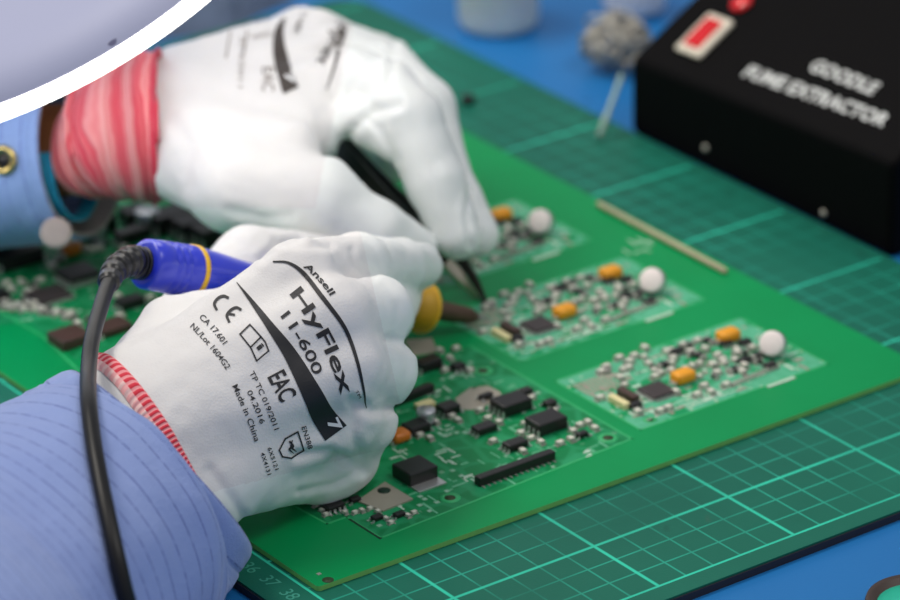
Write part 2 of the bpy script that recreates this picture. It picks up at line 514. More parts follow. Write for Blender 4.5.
def crease(V, Fq, lines, amp, wid, ridge=0.35):
    """fold lines given in the photo: pushed in along the surface, raised on either side"""
    N = vnormals(V, Fq)
    q = (V - CC) @ R.T
    uv = np.stack([450 + F * q[:, 0] / q[:, 2], 300 + F * q[:, 1] / q[:, 2]], 1)
    face = (N @ R[2]) < 0.15
    disp = np.zeros(len(V))
    for ln in lines:
        pts = ln['p']; a = ln.get('a', amp); w = ln.get('w', wid)
        d = np.full(len(V), 1e9)
        for i in range(len(pts) - 1):
            p0 = np.array(pts[i], float); p1 = np.array(pts[i + 1], float); ba = p1 - p0
            t = np.clip(((uv - p0) @ ba) / (ba @ ba), 0, 1)
            dd = np.linalg.norm(uv - p0 - t[:, None] * ba, axis=1)
            d = np.minimum(d, dd)
        disp += -a * np.exp(-(d / w) ** 2) + a * ridge * np.exp(-((d - 2 * w) / (1.3 * w)) ** 2)
    V = V + N * (disp * face)[:, None]
    return V
def wrinkle(V, Fq, amp, scale, seed=0.0):
    N = vnormals(V, Fq)
    d = np.array([mnoise.noise(Vector((p[0] * scale + seed, p[1] * scale, p[2] * scale))) + 0.5 * mnoise.noise(Vector((p[0] * scale * 2.3, p[1] * scale * 2.3 + seed, p[2] * scale * 2.3))) for p in V])
    return V + N * (amp * d)[:, None]

def build_glove(name, parent, palm, fingers, h, kpalm, kf, kj, creases, coat_fn, seed):
    allp = [W(*q[:3]) for grp in [palm] + fingers for seg in grp for q in seg]
    allp = np.array(allp)
    g = SDF(allp.min(0) - 1.9, allp.max(0) + 1.9, h)
    fp = g.new()
    for a, b in palm:
        g.cone(fp, W(*a[:3]), W(*b[:3]), a[3], b[3], kpalm)
    ff = g.new()
    for grp in fingers:
        f1 = g.new()
        for a, b in grp:
            g.cone(f1, W(*a[:3]), W(*b[:3]), a[3], b[3], 0.18)
        ff = SDF.smin(ff, f1, kf)
    f = SDF.smin(fp, ff, kj)
    V, Fq = g.mesh(f)
    V = smooth_mesh(V, Fq, 3)
    V = wrinkle(V, Fq, 0.045, 0.9, seed)
    V = crease(V, Fq, creases, 0.10, 4.5)
    V = smooth_mesh(V, Fq, 1, 0.4)
    V[:, 2] = np.where(V[:, 2] < .45, .21 + .24 * np.exp((V[:, 2] - .45) / .24), V[:, 2])
    cen = V[Fq].mean(1)
    fm = coat_fn(cen, vnormals(V, Fq)[Fq[:, 0]])
    o = link(name, V, Fq, None, parent, mats=[M_GLOVE, M_COAT], fmat=fm)
    bv = BVHTree.FromPolygons([Vector(p) for p in V], [tuple(int(i) for i in q) for q in Fq])
    return o, bv, (V, Fq)

def chain(*pts):
    return [(pts[i], pts[i + 1]) for i in range(len(pts) - 1)]

# ------------------------------------------------------------------ the person
person = empty('person', P(-60, 560, 0.2),
    'person in white gloves and blue shirt sleeves, holding a soldering iron and tweezers', 'person')

# right hand (nearer the camera)
K1, K2, K3, K4 = (299, 279, 120.8, 1.08), (330, 318, 119.6, 1.06), (345, 366, 119.6, 1.03), (342, 415, 120.4, .98)
palm_r = [((132, 402, 119.0, 1.35), K1), ((142, 412, 118.3, 1.45), K2), ((168, 432, 118.0, 1.45), K3), ((200, 462, 118.5, 1.35), K4),
          ((226, 474, 119.0, 1.3), (316, 466, 121.8, 1.0)),
          ((170, 400, 120.5, 1.35), (290, 380, 122.5, 1.3)),
          ((135, 400, 119.5, 1.35), (205, 334, 123.0, 1.12)), ((140, 400, 119.5, 1.3), (174, 334, 122.0, 1.15)),
          ((205, 334, 123.0, 1.12), (262, 308, 124.0, 1.0)),
          ((60, 480, 116.5, 1.5), (132, 402, 119.0, 1.40)), ((140, 540, 116.5, 1.4), (205, 478, 118.7, 1.4)),
          ((100, 510, 116.5, 1.6), (170, 440, 118.6, 1.6)),
          ((304, 400, 122, 1.2), (330, 462, 122.4, 1.02)), ((330, 462, 122.4, 1.0), (318, 470, 122.4, 1.0))]
fing_r = [
    chain((150, 380, 121.5, 1.3), (205, 308, 127.0, 1.2), (250, 262, 128.8, 1.13), (330, 266, 131.5, 1.0), (392, 266, 132.0, .84)),   # thumb
    chain(K1, (356, 266, 124.8, .98), (398, 266, 127.8, .86), (419, 266, 129.8, .74)),      # index
    chain(K2, (378, 312, 122.0, 1.03), (386, 314, 126.0, .86), (398, 296, 129.6, .74)),       # middle
    chain(K3, (383, 372, 121.8, .99), (378, 380, 125.2, .85), (372, 362, 128.0, .75)),        # ring
    chain(K4, (366, 424, 121.6, .88), (352, 452, 122.8, .80), (330, 448, 123.8, .72)),        # little
]
cr_r = [dict(p=[(352, 250), (356, 262), (372, 276)], a=.05, w=4), dict(p=[(388, 340), (402, 346), (418, 350)], a=.08, w=4),
        dict(p=[(352, 400), (372, 412), (392, 408)], a=.10, w=5), dict(p=[(356, 405), (352, 430), (362, 462)], a=.06, w=5),
        dict(p=[(298, 455), (330, 452), (362, 470)], a=.12, w=5), dict(p=[(210, 470), (232, 500), (245, 520)], a=.05, w=5),
        dict(p=[(300, 492), (335, 484), (352, 474)], a=.06, w=4),
        dict(p=[(275, 240), (295, 246), (330, 246)], a=.05, w=4), dict(p=[(262, 258), (275, 246), (300, 238)], a=.06, w=4)]
def coat_r(c, n):
    q = (c - CC) @ R.T
    u = 450 + F * q[:, 0] / q[:, 2]; v = 300 + F * q[:, 1] / q[:, 2]
    # coated beyond a line past the knuckles and on the palm side
    k = (u - 300) * 0.86 + (v - 262) * -0.20
    return ((k > 58) | (v > 470 + (300 - u) * .25) | ((n @ R[2]) > 0.2)).astype(int)
glove_r, bvr, glr = build_glove('right_glove', person, palm_r, fing_r, 0.06, 0.6, 0.22, 0.55, cr_r, coat_r, 3.0)

# left hand (farther)
L2, L3, L4, L5 = (350, 86, 136.6, 1.12), (334, 60, 138.8, 1.1), (318, 44, 140.2, 1.05), (300, 40, 141.0, 1.0)
palm_l = [((182, 128, 134.2, 1.35), L2), ((182, 104, 135.0, 1.3), L3), ((182, 92, 136.0, 1.3), L4), ((182, 86, 136.4, 1.3), L5),
          ((180, 160, 133.6, 1.3), (235, 186, 132.0, 1.35)), ((235, 186, 132.0, 1.35), (322, 196, 131.6, 1.22)),
          ((180, 140, 133.8, 1.4), (298, 132, 134.8, 1.35)),
          ((120, 128, 134.4, 1.1), (180, 100, 135.0, 1.3)), ((120, 130, 134.2, 1.1), (180, 150, 133.8, 1.3)),
          ((200, 146, 133.2, 1.4), (284, 158, 132.9, 1.25)), (L2, (352, 112, 136.0, .8))]
fing_l = [
    chain((235, 186, 132.0, 1.3), (318, 204, 131.6, 1.12), (376, 229, 131.8, .96), (411, 251, 132.6, .86)),   # thumb
    chain(L2, (384, 92, 135.2, 1.08), (411, 120, 134.0, 1.06), (436, 184, 133.6, .95), (457, 236, 133.4, .78)),
    chain((360, 119, 134.6, .78), (396, 139, 134.0, .76)),       # index
    chain(L3, (390, 76, 138.5, 1.04), (425, 108, 137.0, 1.0), (441, 172, 136.2, .92), (477, 236, 135.0, .72)),      # middle
    chain(L4, (384, 66, 141.5, 1.0), (404, 110, 141.2, .92), (394, 158, 139.5, .8)),                           # ring
    chain(L5, (362, 70, 143.0, .92), (386, 108, 142.8, .85), (380, 140, 141.2, .75)),                          # little
]
cr_l = [dict(p=[(344, 148), (352, 130), (372, 112), (398, 104)], a=.14, w=5), dict(p=[(396, 160), (380, 130), (366, 118)], a=.05, w=4),
        dict(p=[(394, 40), (392, 70), (386, 92)], a=.06, w=5), dict(p=[(470, 190), (466, 215), (470, 245)], a=.06, w=3),
        dict(p=[(305, 85), (322, 110), (318, 150)], a=.05, w=8), dict(p=[(230, 210), (262, 218), (290, 216)], a=.05, w=5),
        dict(p=[(172, 120), (190, 145), (186, 185)], a=.05, w=8)]
def coat_l(c, n):
    q = (c - CC) @ R.T
    u = 450 + F * q[:, 0] / q[:, 2]; v = 300 + F * q[:, 1] / q[:, 2]
    return (((u - 345) + (v - 60) * .2 > 0) | (v > 208) | ((n @ R[2]) > 0.25)).astype(int)
glove_l, bvl, gll = build_glove('left_glove', person, palm_l, fing_l, 0.07, 0.6, 0.22, 0.5, cr_l, coat_l, 9.0)

# ---- red hem band round the right wrist
def ring_band(bv, c, axis, width, off, n=160, m=7, r0=6.0, slip=None):
    x, y, d = frame_from(axis)
    V = []; al = []; ar = []
    for j in range(m):
        s = (j / (m - 1) - 0.5) * width
        for k in range(n):
            a = 2 * math.pi * k / n
            e = x * math.cos(a) + y * math.sin(a)
            o = np.asarray(c) + d * s + e * r0
            hit, nn, _, dist = bv.ray_cast(Vector(o), Vector(-e))
            r = r0 - dist if hit else 2.6
            edge = 1 - abs(j / (m - 1) * 2 - 1) ** 4
            V.append(np.asarray(c) + d * s + e * (r + off * (0.25 + 0.75 * edge)))
            al.append(j / (m - 1)); ar.append(k / n)
    Fc = [(j * n + k, j * n + (k + 1) % n, (j + 1) * n + (k + 1) % n, (j + 1) * n + k) for j in range(m - 1) for k in range(n)]
    return V, Fc, al, ar
wa = W(150, 442, 118.6); wb = W(262, 366, 121.6)
HEM_AX = W(266, 374, 119.8) - wa
V, Fc, al, ar = ring_band(bvr, W(162, 459, 118.0), HEM_AX, 0.58, 0.12)
hem = link('cuff_hem', V, Fc, M_HEM, glove_r, attrs=dict(along=al, around=ar))
hem['label'] = 'red and white stitched hem'

# ---- print on the gloves
def text_mesh(s, bold=0.0):
    cu = bpy.data.curves.new('t', 'FONT'); cu.body = s; cu.size = 1.0; cu.offset = bold; cu.resolution_u = 3
    ob = bpy.data.objects.new('t', cu); COL.objects.link(ob)
    dg = bpy.context.evaluated_depsgraph_get()
    me = bpy.data.meshes.new_from_object(ob.evaluated_get(dg))
    V = [(v.co.x, v.co.y) for v in me.vertices]; Fc = [tuple(p.vertices) for p in me.polygons]
    bpy.data.objects.remove(ob); bpy.data.curves.remove(cu); bpy.data.meshes.remove(me)
    return V, Fc
def subdivide2(V, Fc, maxlen):
    bm = bmesh.new()
    vs = [bm.verts.new((x, y, 0)) for x, y in V]
    for f in Fc:
        try: bm.faces.new([vs[i] for i in f])
        except ValueError: pass
    bmesh.ops.triangulate(bm, faces=bm.faces[:])
    for _ in range(6):
        le = [e for e in bm.edges if e.calc_length() > maxlen]
        if not le: break
        bmesh.ops.subdivide_edges(bm, edges=le, cuts=1)
        bmesh.ops.triangulate(bm, faces=[f for f in bm.faces if len(f.verts) > 3])
    bm.verts.index_update()
    out = [(v.co.x, v.co.y) for v in bm.verts], [[v.index for v in f.verts] for f in bm.faces]
    bm.free()
    return out
def on_surface(bv, V2, off):
    out = []; O = Vector(CC)
    for u, v in V2:
        d = Vector(ray(u, v)); 
        hit, nn, _, dist = bv.ray_cast(O, d.normalized())
        if hit is None: out.append(None); continue
        if nn.dot(d) > 0: nn = -nn
        out.append(np.array(hit + nn * off))
    return out
def decal(name, bv, shapes, mat, parent, off=0.025):
    parts = []
    for V, Fc in shapes:
        V, Fc = subdivide2(V, Fc, 7.0)
        W3 = on_surface(bv, V, off)
        ok = [f for f in Fc if all(W3[i] is not None for i in f)]
        cen = [p if p is not None else np.zeros(3) for p in W3]
        used = sorted({i for f in ok for i in f}); mp = {i: k for k, i in enumerate(used)}
        parts.append(([cen[i] for i in used], [tuple(mp[i] for i in f) for f in ok]))
    V, Fc = merge(parts)
    fixed = []
    for f in Fc:
        a, b, c = (np.array(V[i]) for i in f[:3])
        fixed.append(f if np.cross(b - a, c - a) @ R[2] < 0 else tuple(reversed(f)))
    return link(name, V, fixed, mat, parent, smooth=False)
def text_px(s, p0, p1, height, bend=0.0, bold=0.0, shear=0.0):
    """lettering from p0 to p1 (baseline, photo pixels), tops to the left of the reading direction"""
    V, Fc = text_mesh(s, bold)
    xs = [x for x, y in V]; x0, x1 = min(xs), max(xs)
    cap = 0.73
    p0 = np.array(p0, float); p1 = np.array(p1, float)
    d = p1 - p0; L = np.linalg.norm(d); d /= L
    up = np.array([d[1], -d[0]])
    out = []
    for x, y in V:
        t = (x - x0) / (x1 - x0)
        b = p0 + d * L * t + up * bend * 4 * t * (1 - t)
        tang = d + up * bend * 4 * (1 - 2 * t) / L; tang /= np.linalg.norm(tang)
        u2 = np.array([tang[1], -tang[0]])
        q = b + u2 * (y / cap * height) + d * shear * y * height
        out.append((q[0], q[1]))
    return out, Fc
def strip_px(pts, ws):
    """polyline with widths as a strip"""
    pts = [np.array(p, float) for p in catmull([list(p) + [0] for p in pts], 6)]
    n = len(pts); ws2 = np.interp(np.linspace(0, 1, n), np.linspace(0, 1, len(ws)), ws)
    V = []
    for i, p in enumerate(pts):
        t = pts[min(i + 1, n - 1)] - pts[max(i - 1, 0)]; t = t[:2] / np.linalg.norm(t[:2])
        nn = np.array([-t[1], t[0]])
        V += [tuple(p[:2] + nn * ws2[i] / 2), tuple(p[:2] - nn * ws2[i] / 2)]
    return V, [(2 * i, 2 * i + 1, 2 * i + 3, 2 * i + 2) for i in range(n - 1)]
def lineloop(pts, w, close=True):
    out = []
    q = list(pts) + ([pts[0]] if close else [])
    for a, b in zip(q, q[1:]):
        a = np.array(a, float); b = np.array(b, float); d = (b - a) / np.linalg.norm(b - a); n = np.array([-d[1], d[0]]) * w / 2
        a2 = a - d * w / 2; b2 = b + d * w / 2
        out.append(([tuple(a2 + n), tuple(b2 + n), tuple(b2 - n), tuple(a2 - n)], [(0, 1, 2, 3)]))
    return out

S = []
S.append(strip_px([(273, 262), (288, 263), (303, 273), (322, 297), (341, 322), (350, 340), (358, 365), (363, 388), (366, 408)], [1.5, 2.5, 4.2, 4.5, 4.0, 3.6, 3.2, 2.4, .8]))
wedge_c = [(237, 283), (251, 301), (269, 325), (290, 354), (312, 394), (322, 414), (335.5, 433)]
S.append(strip_px(wedge_c, [0.8, 4, 8, 13.5, 20, 23, 26.5]))
S.append(text_px('HyFlex', (290, 295), (341, 395), 14.5, 5.5, 0.018))
S.append(text_px('11-600', (280.5, 317), (313.5, 375.5), 11, 2.5, 0.012))
S.append(text_px('Ansell', (303, 267), (330, 296), 6.5, 1.5, 0.02, .15))
S.append(text_px('TM', (355, 391), (359, 398), 3, 0))
S.append(strip_px([(229, 298.5), (223.5, 296.5), (218, 299), (214.5, 304.5), (217, 310.5)], [2.6, 2.8, 2.9, 2.8, 2.6]))
S.append(strip_px([(241.5, 310.5), (236.5, 308), (231, 310.5), (227, 316), (229.5, 323)], [2.6, 2.8, 2.9, 2.8, 2.6]))
S.append(strip_px([(228, 314), (235, 315.5)], [2.4, 2.4]))
S += lineloop([(250, 325), (240, 334.5), (250.5, 347.5), (261, 337)], 1.5)
S += lineloop([(250.5, 347.5), (256.5, 361), (268.5, 351), (265, 342), (261, 337)], 1.5)
S.append(text_px('i', (256, 347.5), (259, 351), 8, 0, 0.02))
S.append(text_px('CA 17.601', (199, 318.5), (223, 345), 6.2, 1.0, 0.006))
S.append(text_px('NL/Lot 1604G2', (190, 327.5), (226, 370), 6.2, 1.5, 0.006))
S.append(text_px('EAC', (267.5, 377.5), (281, 403), 19, 0, 0.02))
S.append(text_px('TP TC 019/2011', (249, 373), (274, 430), 5.6, 1.0, 0.006))
S.append(text_px('04.2016', (246.5, 392), (260, 424), 5.6, .6, 0.006))
S.append(text_px('Made in China', (232, 386.5), (254.5, 442), 6.2, 1.0, 0.006))
S.append(text_px('EN388', (301, 427), (308, 449), 5.2, 0, 0.004))
S += lineloop([(297.5, 431.5), (303.5, 450), (291, 458), (282, 456.5), (279, 450), (285, 438.5)], 1.5)
S.append(strip_px([(289, 441), (293, 446), (289, 449), (293, 453)], [2, 2, 2, 1]))
S.append(strip_px([(292, 440), (291, 447), (296, 451)], [1, 2, 1]))
S.append(text_px('6X5121', (267, 448), (274.5, 470), 4.4, 0, 0.004))
S.append(text_px('4X4131', (260, 453), (267, 475), 4.4, 0, 0.004))
pr = decal('printed_lettering', bvr, S, M_INK, glove_r)
pr['label'] = 'black printed lettering, wedge and safety symbols'
seven = decal('printed_size_number', bvr, [text_px('7', (326, 421), (331.5, 432.5), 12.5, 0, 0.03)], M_WHITEINK, glove_r, 0.05)
seven['label'] = 'pale size number 7 left open in the black wedge'

S = []
S.append(strip_px([(285, 18), (279, 32), (280, 55), (288, 84), (291, 91)], [1.5, 9, 14, 16, 16.5]))
S.append(strip_px([(344, 30), (339, 50), (333, 72), (326, 90)], [5, 3.5, 2.5, 1]))
S.append(text_px('HyFlex', (337, 22), (316, 62), 13, 1, 0.02))
S.append(text_px('11-600', (302, 12), (293, 32), 6, 0, 0.01))
decal('printed_lettering', bvl, S, M_INK2, glove_l, 0.03)['label'] = 'dark grey printed lettering with a wedge'
S = []
S.append(text_px('EAC', (262, 68), (262, 92), 13, 0, 0.0))
S.append(text_px('CE', (253, 24), (270, 20), 6, 0, 0.0))
S.append(text_px('019/2011', (240, 38), (238, 88), 5, 0, 0.0))
S.append(text_px('1604G2', (252, 40), (272, 36), 5, 0, 0.0))
S += lineloop([(231, 28), (226, 58)], 1.6, False)
S += lineloop([(247, 32), (244, 52)], 1.6, False)
decal('printed_fine_text', bvl, S, plain('pale_print_ink', srgb(128, 118, 110), 0.6), glove_l, 0.03)
decal('printed_size_number', bvl, [text_px('7', (284, 74), (287, 86), 8, 0, 0.02)], M_WHITEINK, glove_l, 0.06)

# ---- pink knitted cuff of the left glove
path = catmull([W(160, 126, 134.3), W(148, 126.5, 134.3), W(120, 131, 134.4), W(104, 137, 134.7), W(92, 143, 134.9), W(82, 149, 135.1)], 14)
def rcuff(t, a):
    base = np.interp(t, [0, .18, .45, .75, .93, 1], [2.46, 2.46, 2.22, 1.95, 1.80, 1.66])
    w = 0.07 * math.sin(t * 2 * math.pi * 5.2 + 0.8 * math.sin(a)) + 0.06 * mnoise.noise(Vector((t * 9, math.cos(a) * 1.5, math.sin(a) * 1.5)))
    return base + (w if 0.1 < t else 0)
V, Fc, al, ar = sweep(path, rcuff, 96, cap=False)
L = max(al); al = [1 - a / L for a in al]
V = np.array(V)
npth = len(path)
for i in range(npth):
    t = i / (npth - 1)
    for k in range(96):
        p = V[i * 96 + k]; rel = p - path[i]
        V[i * 96 + k] = p - R[0] * 0.42 * (rel @ R[1]) * t ** 1.5
# the open edge slants: lower side reaches farther left
cuff = link('knitted_cuff', V, Fc, M_CUFF, glove_l, attrs=dict(along=al, around=ar))
cuff['label'] = 'pink and red ribbed knit cuff'
md = cuff.modifiers.new('s', 'SOLIDIFY'); md.thickness = 0.0012; md.offset = -1

# ---- bare left forearm
V, Fc, al, ar = sweep(catmull([W(125, 133, 134.5), W(64, 150, 135.4), W(0, 156, 137), W(-120, 170, 140)], 8), lambda t, a: np.interp(t, [0, .4, 1], [1.4, 1.6, 2.3]) * (1 + .04 * math.cos(2 * a)), 40)
link('left_forearm', V, Fc, M_SKIN, person)
V, Fc, al, ar = sweep(catmull([W(130, 450, 117.8), W(90, 500, 117), W(0, 580, 115), W(-120, 700, 110)], 8), lambda t, a: np.interp(t, [0, .3, 1], [1.0, 1.6, 3.0]), 40)
V = [np.array([p[0], p[1], max(p[2], .6)]) for p in V]
link('right_forearm', V, Fc, M_SKIN, person)

# ---- sleeves
def sleeve(name, ctrl, radii, mat, seed, n=120, m=90, folds=0.14, zmin=0.28, slant=0.0):
    path = catmull(ctrl, m // (len(ctrl) - 1))
    ts = np.linspace(0, 1, len(radii))
    def rf(t, a):
        r = np.interp(t, ts, radii)
        q = Vector((t * 5 + seed, math.cos(a) * 1.4, math.sin(a) * 1.4))
        fold = mnoise.noise(q) * folds * min(1, 0.15 + t * 4)
        q2 = Vector((t * 16 + seed, math.cos(a) * 3.2, math.sin(a) * 3.2))
        fold += mnoise.noise(q2) * folds * 0.32 * min(1, 0.1 + t * 5)
        rim = -0.08 * math.exp(-(t / 0.012) ** 2) - .05 * math.exp(-((t - .10) / 0.008) ** 2)
        return r + fold + rim
    V, Fc, al, ar = sweep(path, rf, n, cap=False)
    V = [np.array([p[0], p[1], p[2] if p[2] > zmin + .5 else zmin + .5 * math.exp((p[2] - zmin - .5) / .5) * 1.0 if p[2] > zmin - 8 else zmin]) for p in V]
    o = link(name, V, Fc, mat, person, attrs=dict(along=al, around=ar))
    md = o.modifiers.new('s', 'SOLIDIFY'); md.thickness = 0.0011; md.offset = -1
    md.material_offset = 0
    bv = BVHTree.FromPolygons([Vector(p) for p in V], Fc)
    return o, bv
slv_r, bvs = sleeve('right_sleeve', [W(160, 461, 117.3), W(115, 506, 116.9), W(56, 556, 114.8), W(-60, 655, 111), W(-180, 760, 106)],
                    [3.70, 4.1, 4.5, 5.6, 7.2], M_SHIRT, 2.0, folds=.20)
slv_r['label'] = 'blue finely striped shirt sleeve'
slv_l, bvs2 = sleeve('left_sleeve', [W(80, 149, 135.4), W(30, 152, 136.1), W(-60, 160, 137.6), W(-190, 180, 141)],
                     [2.98, 3.05, 3.2, 3.6], M_SHIRTF, 11.0, folds=0.10)
slv_l['label'] = 'pale blue shirt sleeve with turned grey cuff'
# grey turned lining at the left cuff
path = catmull([W(82, 149, 135.35), W(66, 150, 135.6), W(46, 152, 135.9)], 6)
V, Fc, al, ar = sweep(path, lambda t, a: 2.86 - .1 * t, 64, cap=False)
lin = link('cuff_lining', V, Fc, M_LINING, slv_l)
lin.modifiers.new('s', 'SOLIDIFY').thickness = 0.0008
# gilt ring snap on left sleeve
def disc_on(bv, u, v, prof, name, mat, parent, n=28, tilt=None):
    d = Vector(ray(u, v))
    hit, nn, _, _ = bv.ray_cast(Vector(CC), d.normalized())
    nn = np.array(nn); 
    if nn @ ray(u, v) > 0: nn = -nn
    V, Fc = lathe(np.array(hit), nn, prof, n)
    return link(name, V, Fc, mat, parent)
disc_on(bvs2, 4, 160, [(0, .48), (.10, .50), (.16, .42), (.12, .27), (.03, .24)], 'sleeve_snap', M_GOLD, slv_l)
disc_on(bvs2, 4, 160, [(0, .25), (.06, .25)], 'snap_hole', M_CHIP, slv_l)
# wrist strap : cyan band with round snap
path = [W(66, 150, 133.2) + 0 * k for k in (0,)]
x, y, d = frame_from(W(20, 153, 136.1) - W(80, 149, 135.2))
c0 = W(70, 172, 135.2)
pth = []
for k in range(48):
    a = 2 * math.pi * k / 48
    pth.append(c0 + (x * math.cos(a) + y * math.sin(a)) * 1.5)
V = []; Fc = []
for i, p in enumerate(pth):
    e = (p - c0) / np.linalg.norm(p - c0)
    for s, o in ((-.25, 0), (.25, 0), (.25, .12), (-.25, .12)):
        V.append(p + d * s + e * o)
for i in range(48):
    j = (i + 1) % 48
    for k in range(4):
        Fc.append((4 * i + k, 4 * i + (k + 1) % 4, 4 * j + (k + 1) % 4, 4 * j + k))
strap = link('wrist_strap', V, Fc, M_STRAP, person, smooth=False)
strap['label'] = 'cyan wrist strap with a round metal snap'
c1 = W(56, 233, 133.6)
V, Fc = lathe(c1, -ray(55, 232) + np.array([0, 0, .15]), [(-.12, .40), (0, .52), (.08, .50), (.11, .36), (.10, 0.05)], 28)
link('strap_snap', V, Fc, M_LINING, strap)

# ------------------------------------------------------------------ soldering iron
iron = empty('soldering_iron', P(490, 318, 0.25), 'blue soldering iron with yellow ring and black cable, held in the nearer gloved hand', 'soldering iron')
T0 = W(143, 263.5, 123.6); T1 = W(425, 308, 131.6)
AX = T1 - T0; LI = np.linalg.norm(AX); AX /= LI
def s_at(u):  # distance along the axis that shows at photo column u
    lo, hi = -3.0, LI + 6
    for _ in range(40):
        mid = (lo + hi) / 2
        if proj(T0 + AX * mid)[0] < u: lo = mid
        else: hi = mid
    return lo
sr = s_at(192)
prof = [(0, .60), (.02, .70), (.10, .76)]
g = s_at(160)
for k in range(3):
    s0 = g + k * .30
    prof += [(s0, .785), (s0 + .05, .755), (s0 + .12, .755), (s0 + .17, .785)]
prof += [(sr - .13, .785), (sr + .13, .77), (sr + .8, .70), (s_at(228), .62), (s_at(255), .50), (s_at(300), .42), (LI - .9, .42), (LI - .5, .5)]
V, Fc = lathe(T0, AX, prof, 48); link('handle', V, Fc, M_BLUEP, iron)
V, Fc = lathe(T0, AX, [(sr - .11, .76), (sr - .10, .815), (sr + .07, .805), (sr + .08, .75)], 48, False); link('grip_ring', V, Fc, M_YELL, iron)
V, Fc = lathe(T0, AX, [(LI - .9, .44), (LI - .55, .66), (LI - .30, .78), (LI - .12, .80), (LI - .02, .76), (LI, .60), (LI + .05, .3)], 48)
fl = link('finger_flange', V, Fc, M_FOAM, iron)
V, Fc = lathe(T0, AX, [(LI - .16, .79), (LI - .14, .835), (LI - .04, .82), (LI - .02, .76)], 48, False); link('flange_rim', V, Fc, M_YELL, fl)
TIP = P(492, 320, 0.30)
V, Fc = lathe(T1, TIP - T1, [(-.1, .34), (.2, .34), (.6, .32), (1.1, .31), (np.linalg.norm(TIP - T1) - .9, .27), (np.linalg.norm(TIP - T1) - .6, .14)], 28)
link('barrel', V, Fc, M_BARREL, iron)
dT = (TIP - T1); LT = np.linalg.norm(dT)
V, Fc = lathe(T1, dT, [(LT - .8, .12), (LT - .5, .10), (LT - .1, .03), (LT, .01)], 20); link('tip', V, Fc, M_TIPM, iron)
# strain relief and cable
rel = catmull([T0 + AX * .15, T0 - AX * .35, W(128, 262, 122.9), W(115, 270, 122.2), W(108, 284, 121.2)], 12)
cab_px = [(112, 276, 121.6), (106, 291, 120.8), (99, 313, 119.4), (92, 340, 117.6), (88.5, 370, 115.8), (88.5, 400, 114.6), (93, 440, 113.5), (100, 480, 112.5), (108.5, 520, 111.5), (117.5, 560, 110.5), (127, 600, 109.6), (140, 650, 108.5), (158, 720, 107), (170, 800, 106), (180, 900, 104)]
cp = []
for u, v, D in cab_px:
    d = Vector(ray(u, v)); L0 = d.length
    hit, nn, _, dist = bvs.ray_cast(Vector(CC), d.normalized())
    if hit is not None:
        D = min(D, dist / L0 - 0.34)
        if v > 430: D = dist / L0 - 0.34
    elif v > 650: D = min(D, proj(P(u, v, .1))[2] - .3)
    cp.append(W(u, v, D))
cpath = catmull(cp, 10)
V, Fc, _, _ = sweep(cpath, 0.235, 24); cab = link('cable', V, Fc, M_CABLE, iron)
def rrel(t, a):
    r = np.interp(t, [0, .25, 1], [.50, .52, .33])
    f = (t * 8) % 1.0
    return r * (.80 + .20 * min(1, max(0, 2.2 * math.sin(math.pi * f) - .5)))
V, Fc, _, _ = sweep(catmull(rel[::4], 14), rrel, 32); link('strain_relief', V, Fc, M_RUB, iron)

# ------------------------------------------------------------------ tweezers
twz = empty('tweezers', P(482, 300, 0.2), 'dark steel tweezers pinched by the farther gloved hand, tips on the board', 'tweezers')
def blade(ctrl, widths, thick, nrm_hint):
    path = catmull(ctrl, 10); n = len(path)
    V = []; Fc = []
    for i, p in enumerate(path):
        t = path[min(i + 1, n - 1)] - path[max(i - 1, 0)]; t = t / np.linalg.norm(t)
        side = np.cross(t, nrm_hint); side /= np.linalg.norm(side); nn = np.cross(side, t)
        w = np.interp(i / (n - 1), np.linspace(0, 1, len(widths)), widths)
        for a, b in ((-.5, -.5), (.5, -.5), (.5, .5), (-.5, .5)):
            V.append(p + side * a * w + nn * b * thick)
    for i in range(n - 1):
        for k in range(4): Fc.append((4 * i + k, 4 * i + (k + 1) % 4, 4 * i + 4 + (k + 1) % 4, 4 * i + 4 + k))
    Fc.append((3, 2, 1, 0)); Fc.append(tuple(4 * (n - 1) + k for k in range(4)))
    return V, Fc
hint = -R[2] * .8 + R[1] * .3
tipA = P(477, 297, .22); tipB = P(486, 303, .22)
A = [W(322, 130, 138.6), W(345, 158, 137.0), W(380, 196, 135.6), W(418, 232, 134.6), W(446, 262, 134.2)]
hint2 = -R[2] * .35 + np.array([0, 0, .9])
B = [W(326, 126, 139.4), W(352, 155, 138.2), W(390, 192, 136.9), W(432, 228, 135.8), W(458, 256, 135.4)]
V, Fc = blade(A, [.72, .75, .66, .46, .34], .11, hint); a1 = link('arm', V, Fc, M_TWZ, twz, smooth=False)
V, Fc = blade(B, [.70, .72, .62, .44, .34], .11, hint); a2 = link('arm', V, Fc, M_TWZ, twz, smooth=False)
V, Fc = blade([A[-1], W(463, 281, 134.4), tipA], [.42, .36, .16], .15, hint2); link('arm_tip', V, Fc, M_TWZS, a1, smooth=False)
V, Fc = blade([B[-1], W(474, 279, 135.0), tipB], [.36, .28, .12], .14, hint); link('arm_tip', V, Fc, M_TWZ, a2, smooth=False)

# ------------------------------------------------------------------ bench, mat, board
BZ = -0.30
V, Fc = box(20, 40, BZ - 3, 260, 240, 3)
tag(link('bench_top', V, Fc, M_BENCH, smooth=False), 'blue rubber covered bench top under everything', 'bench', kind='structure')

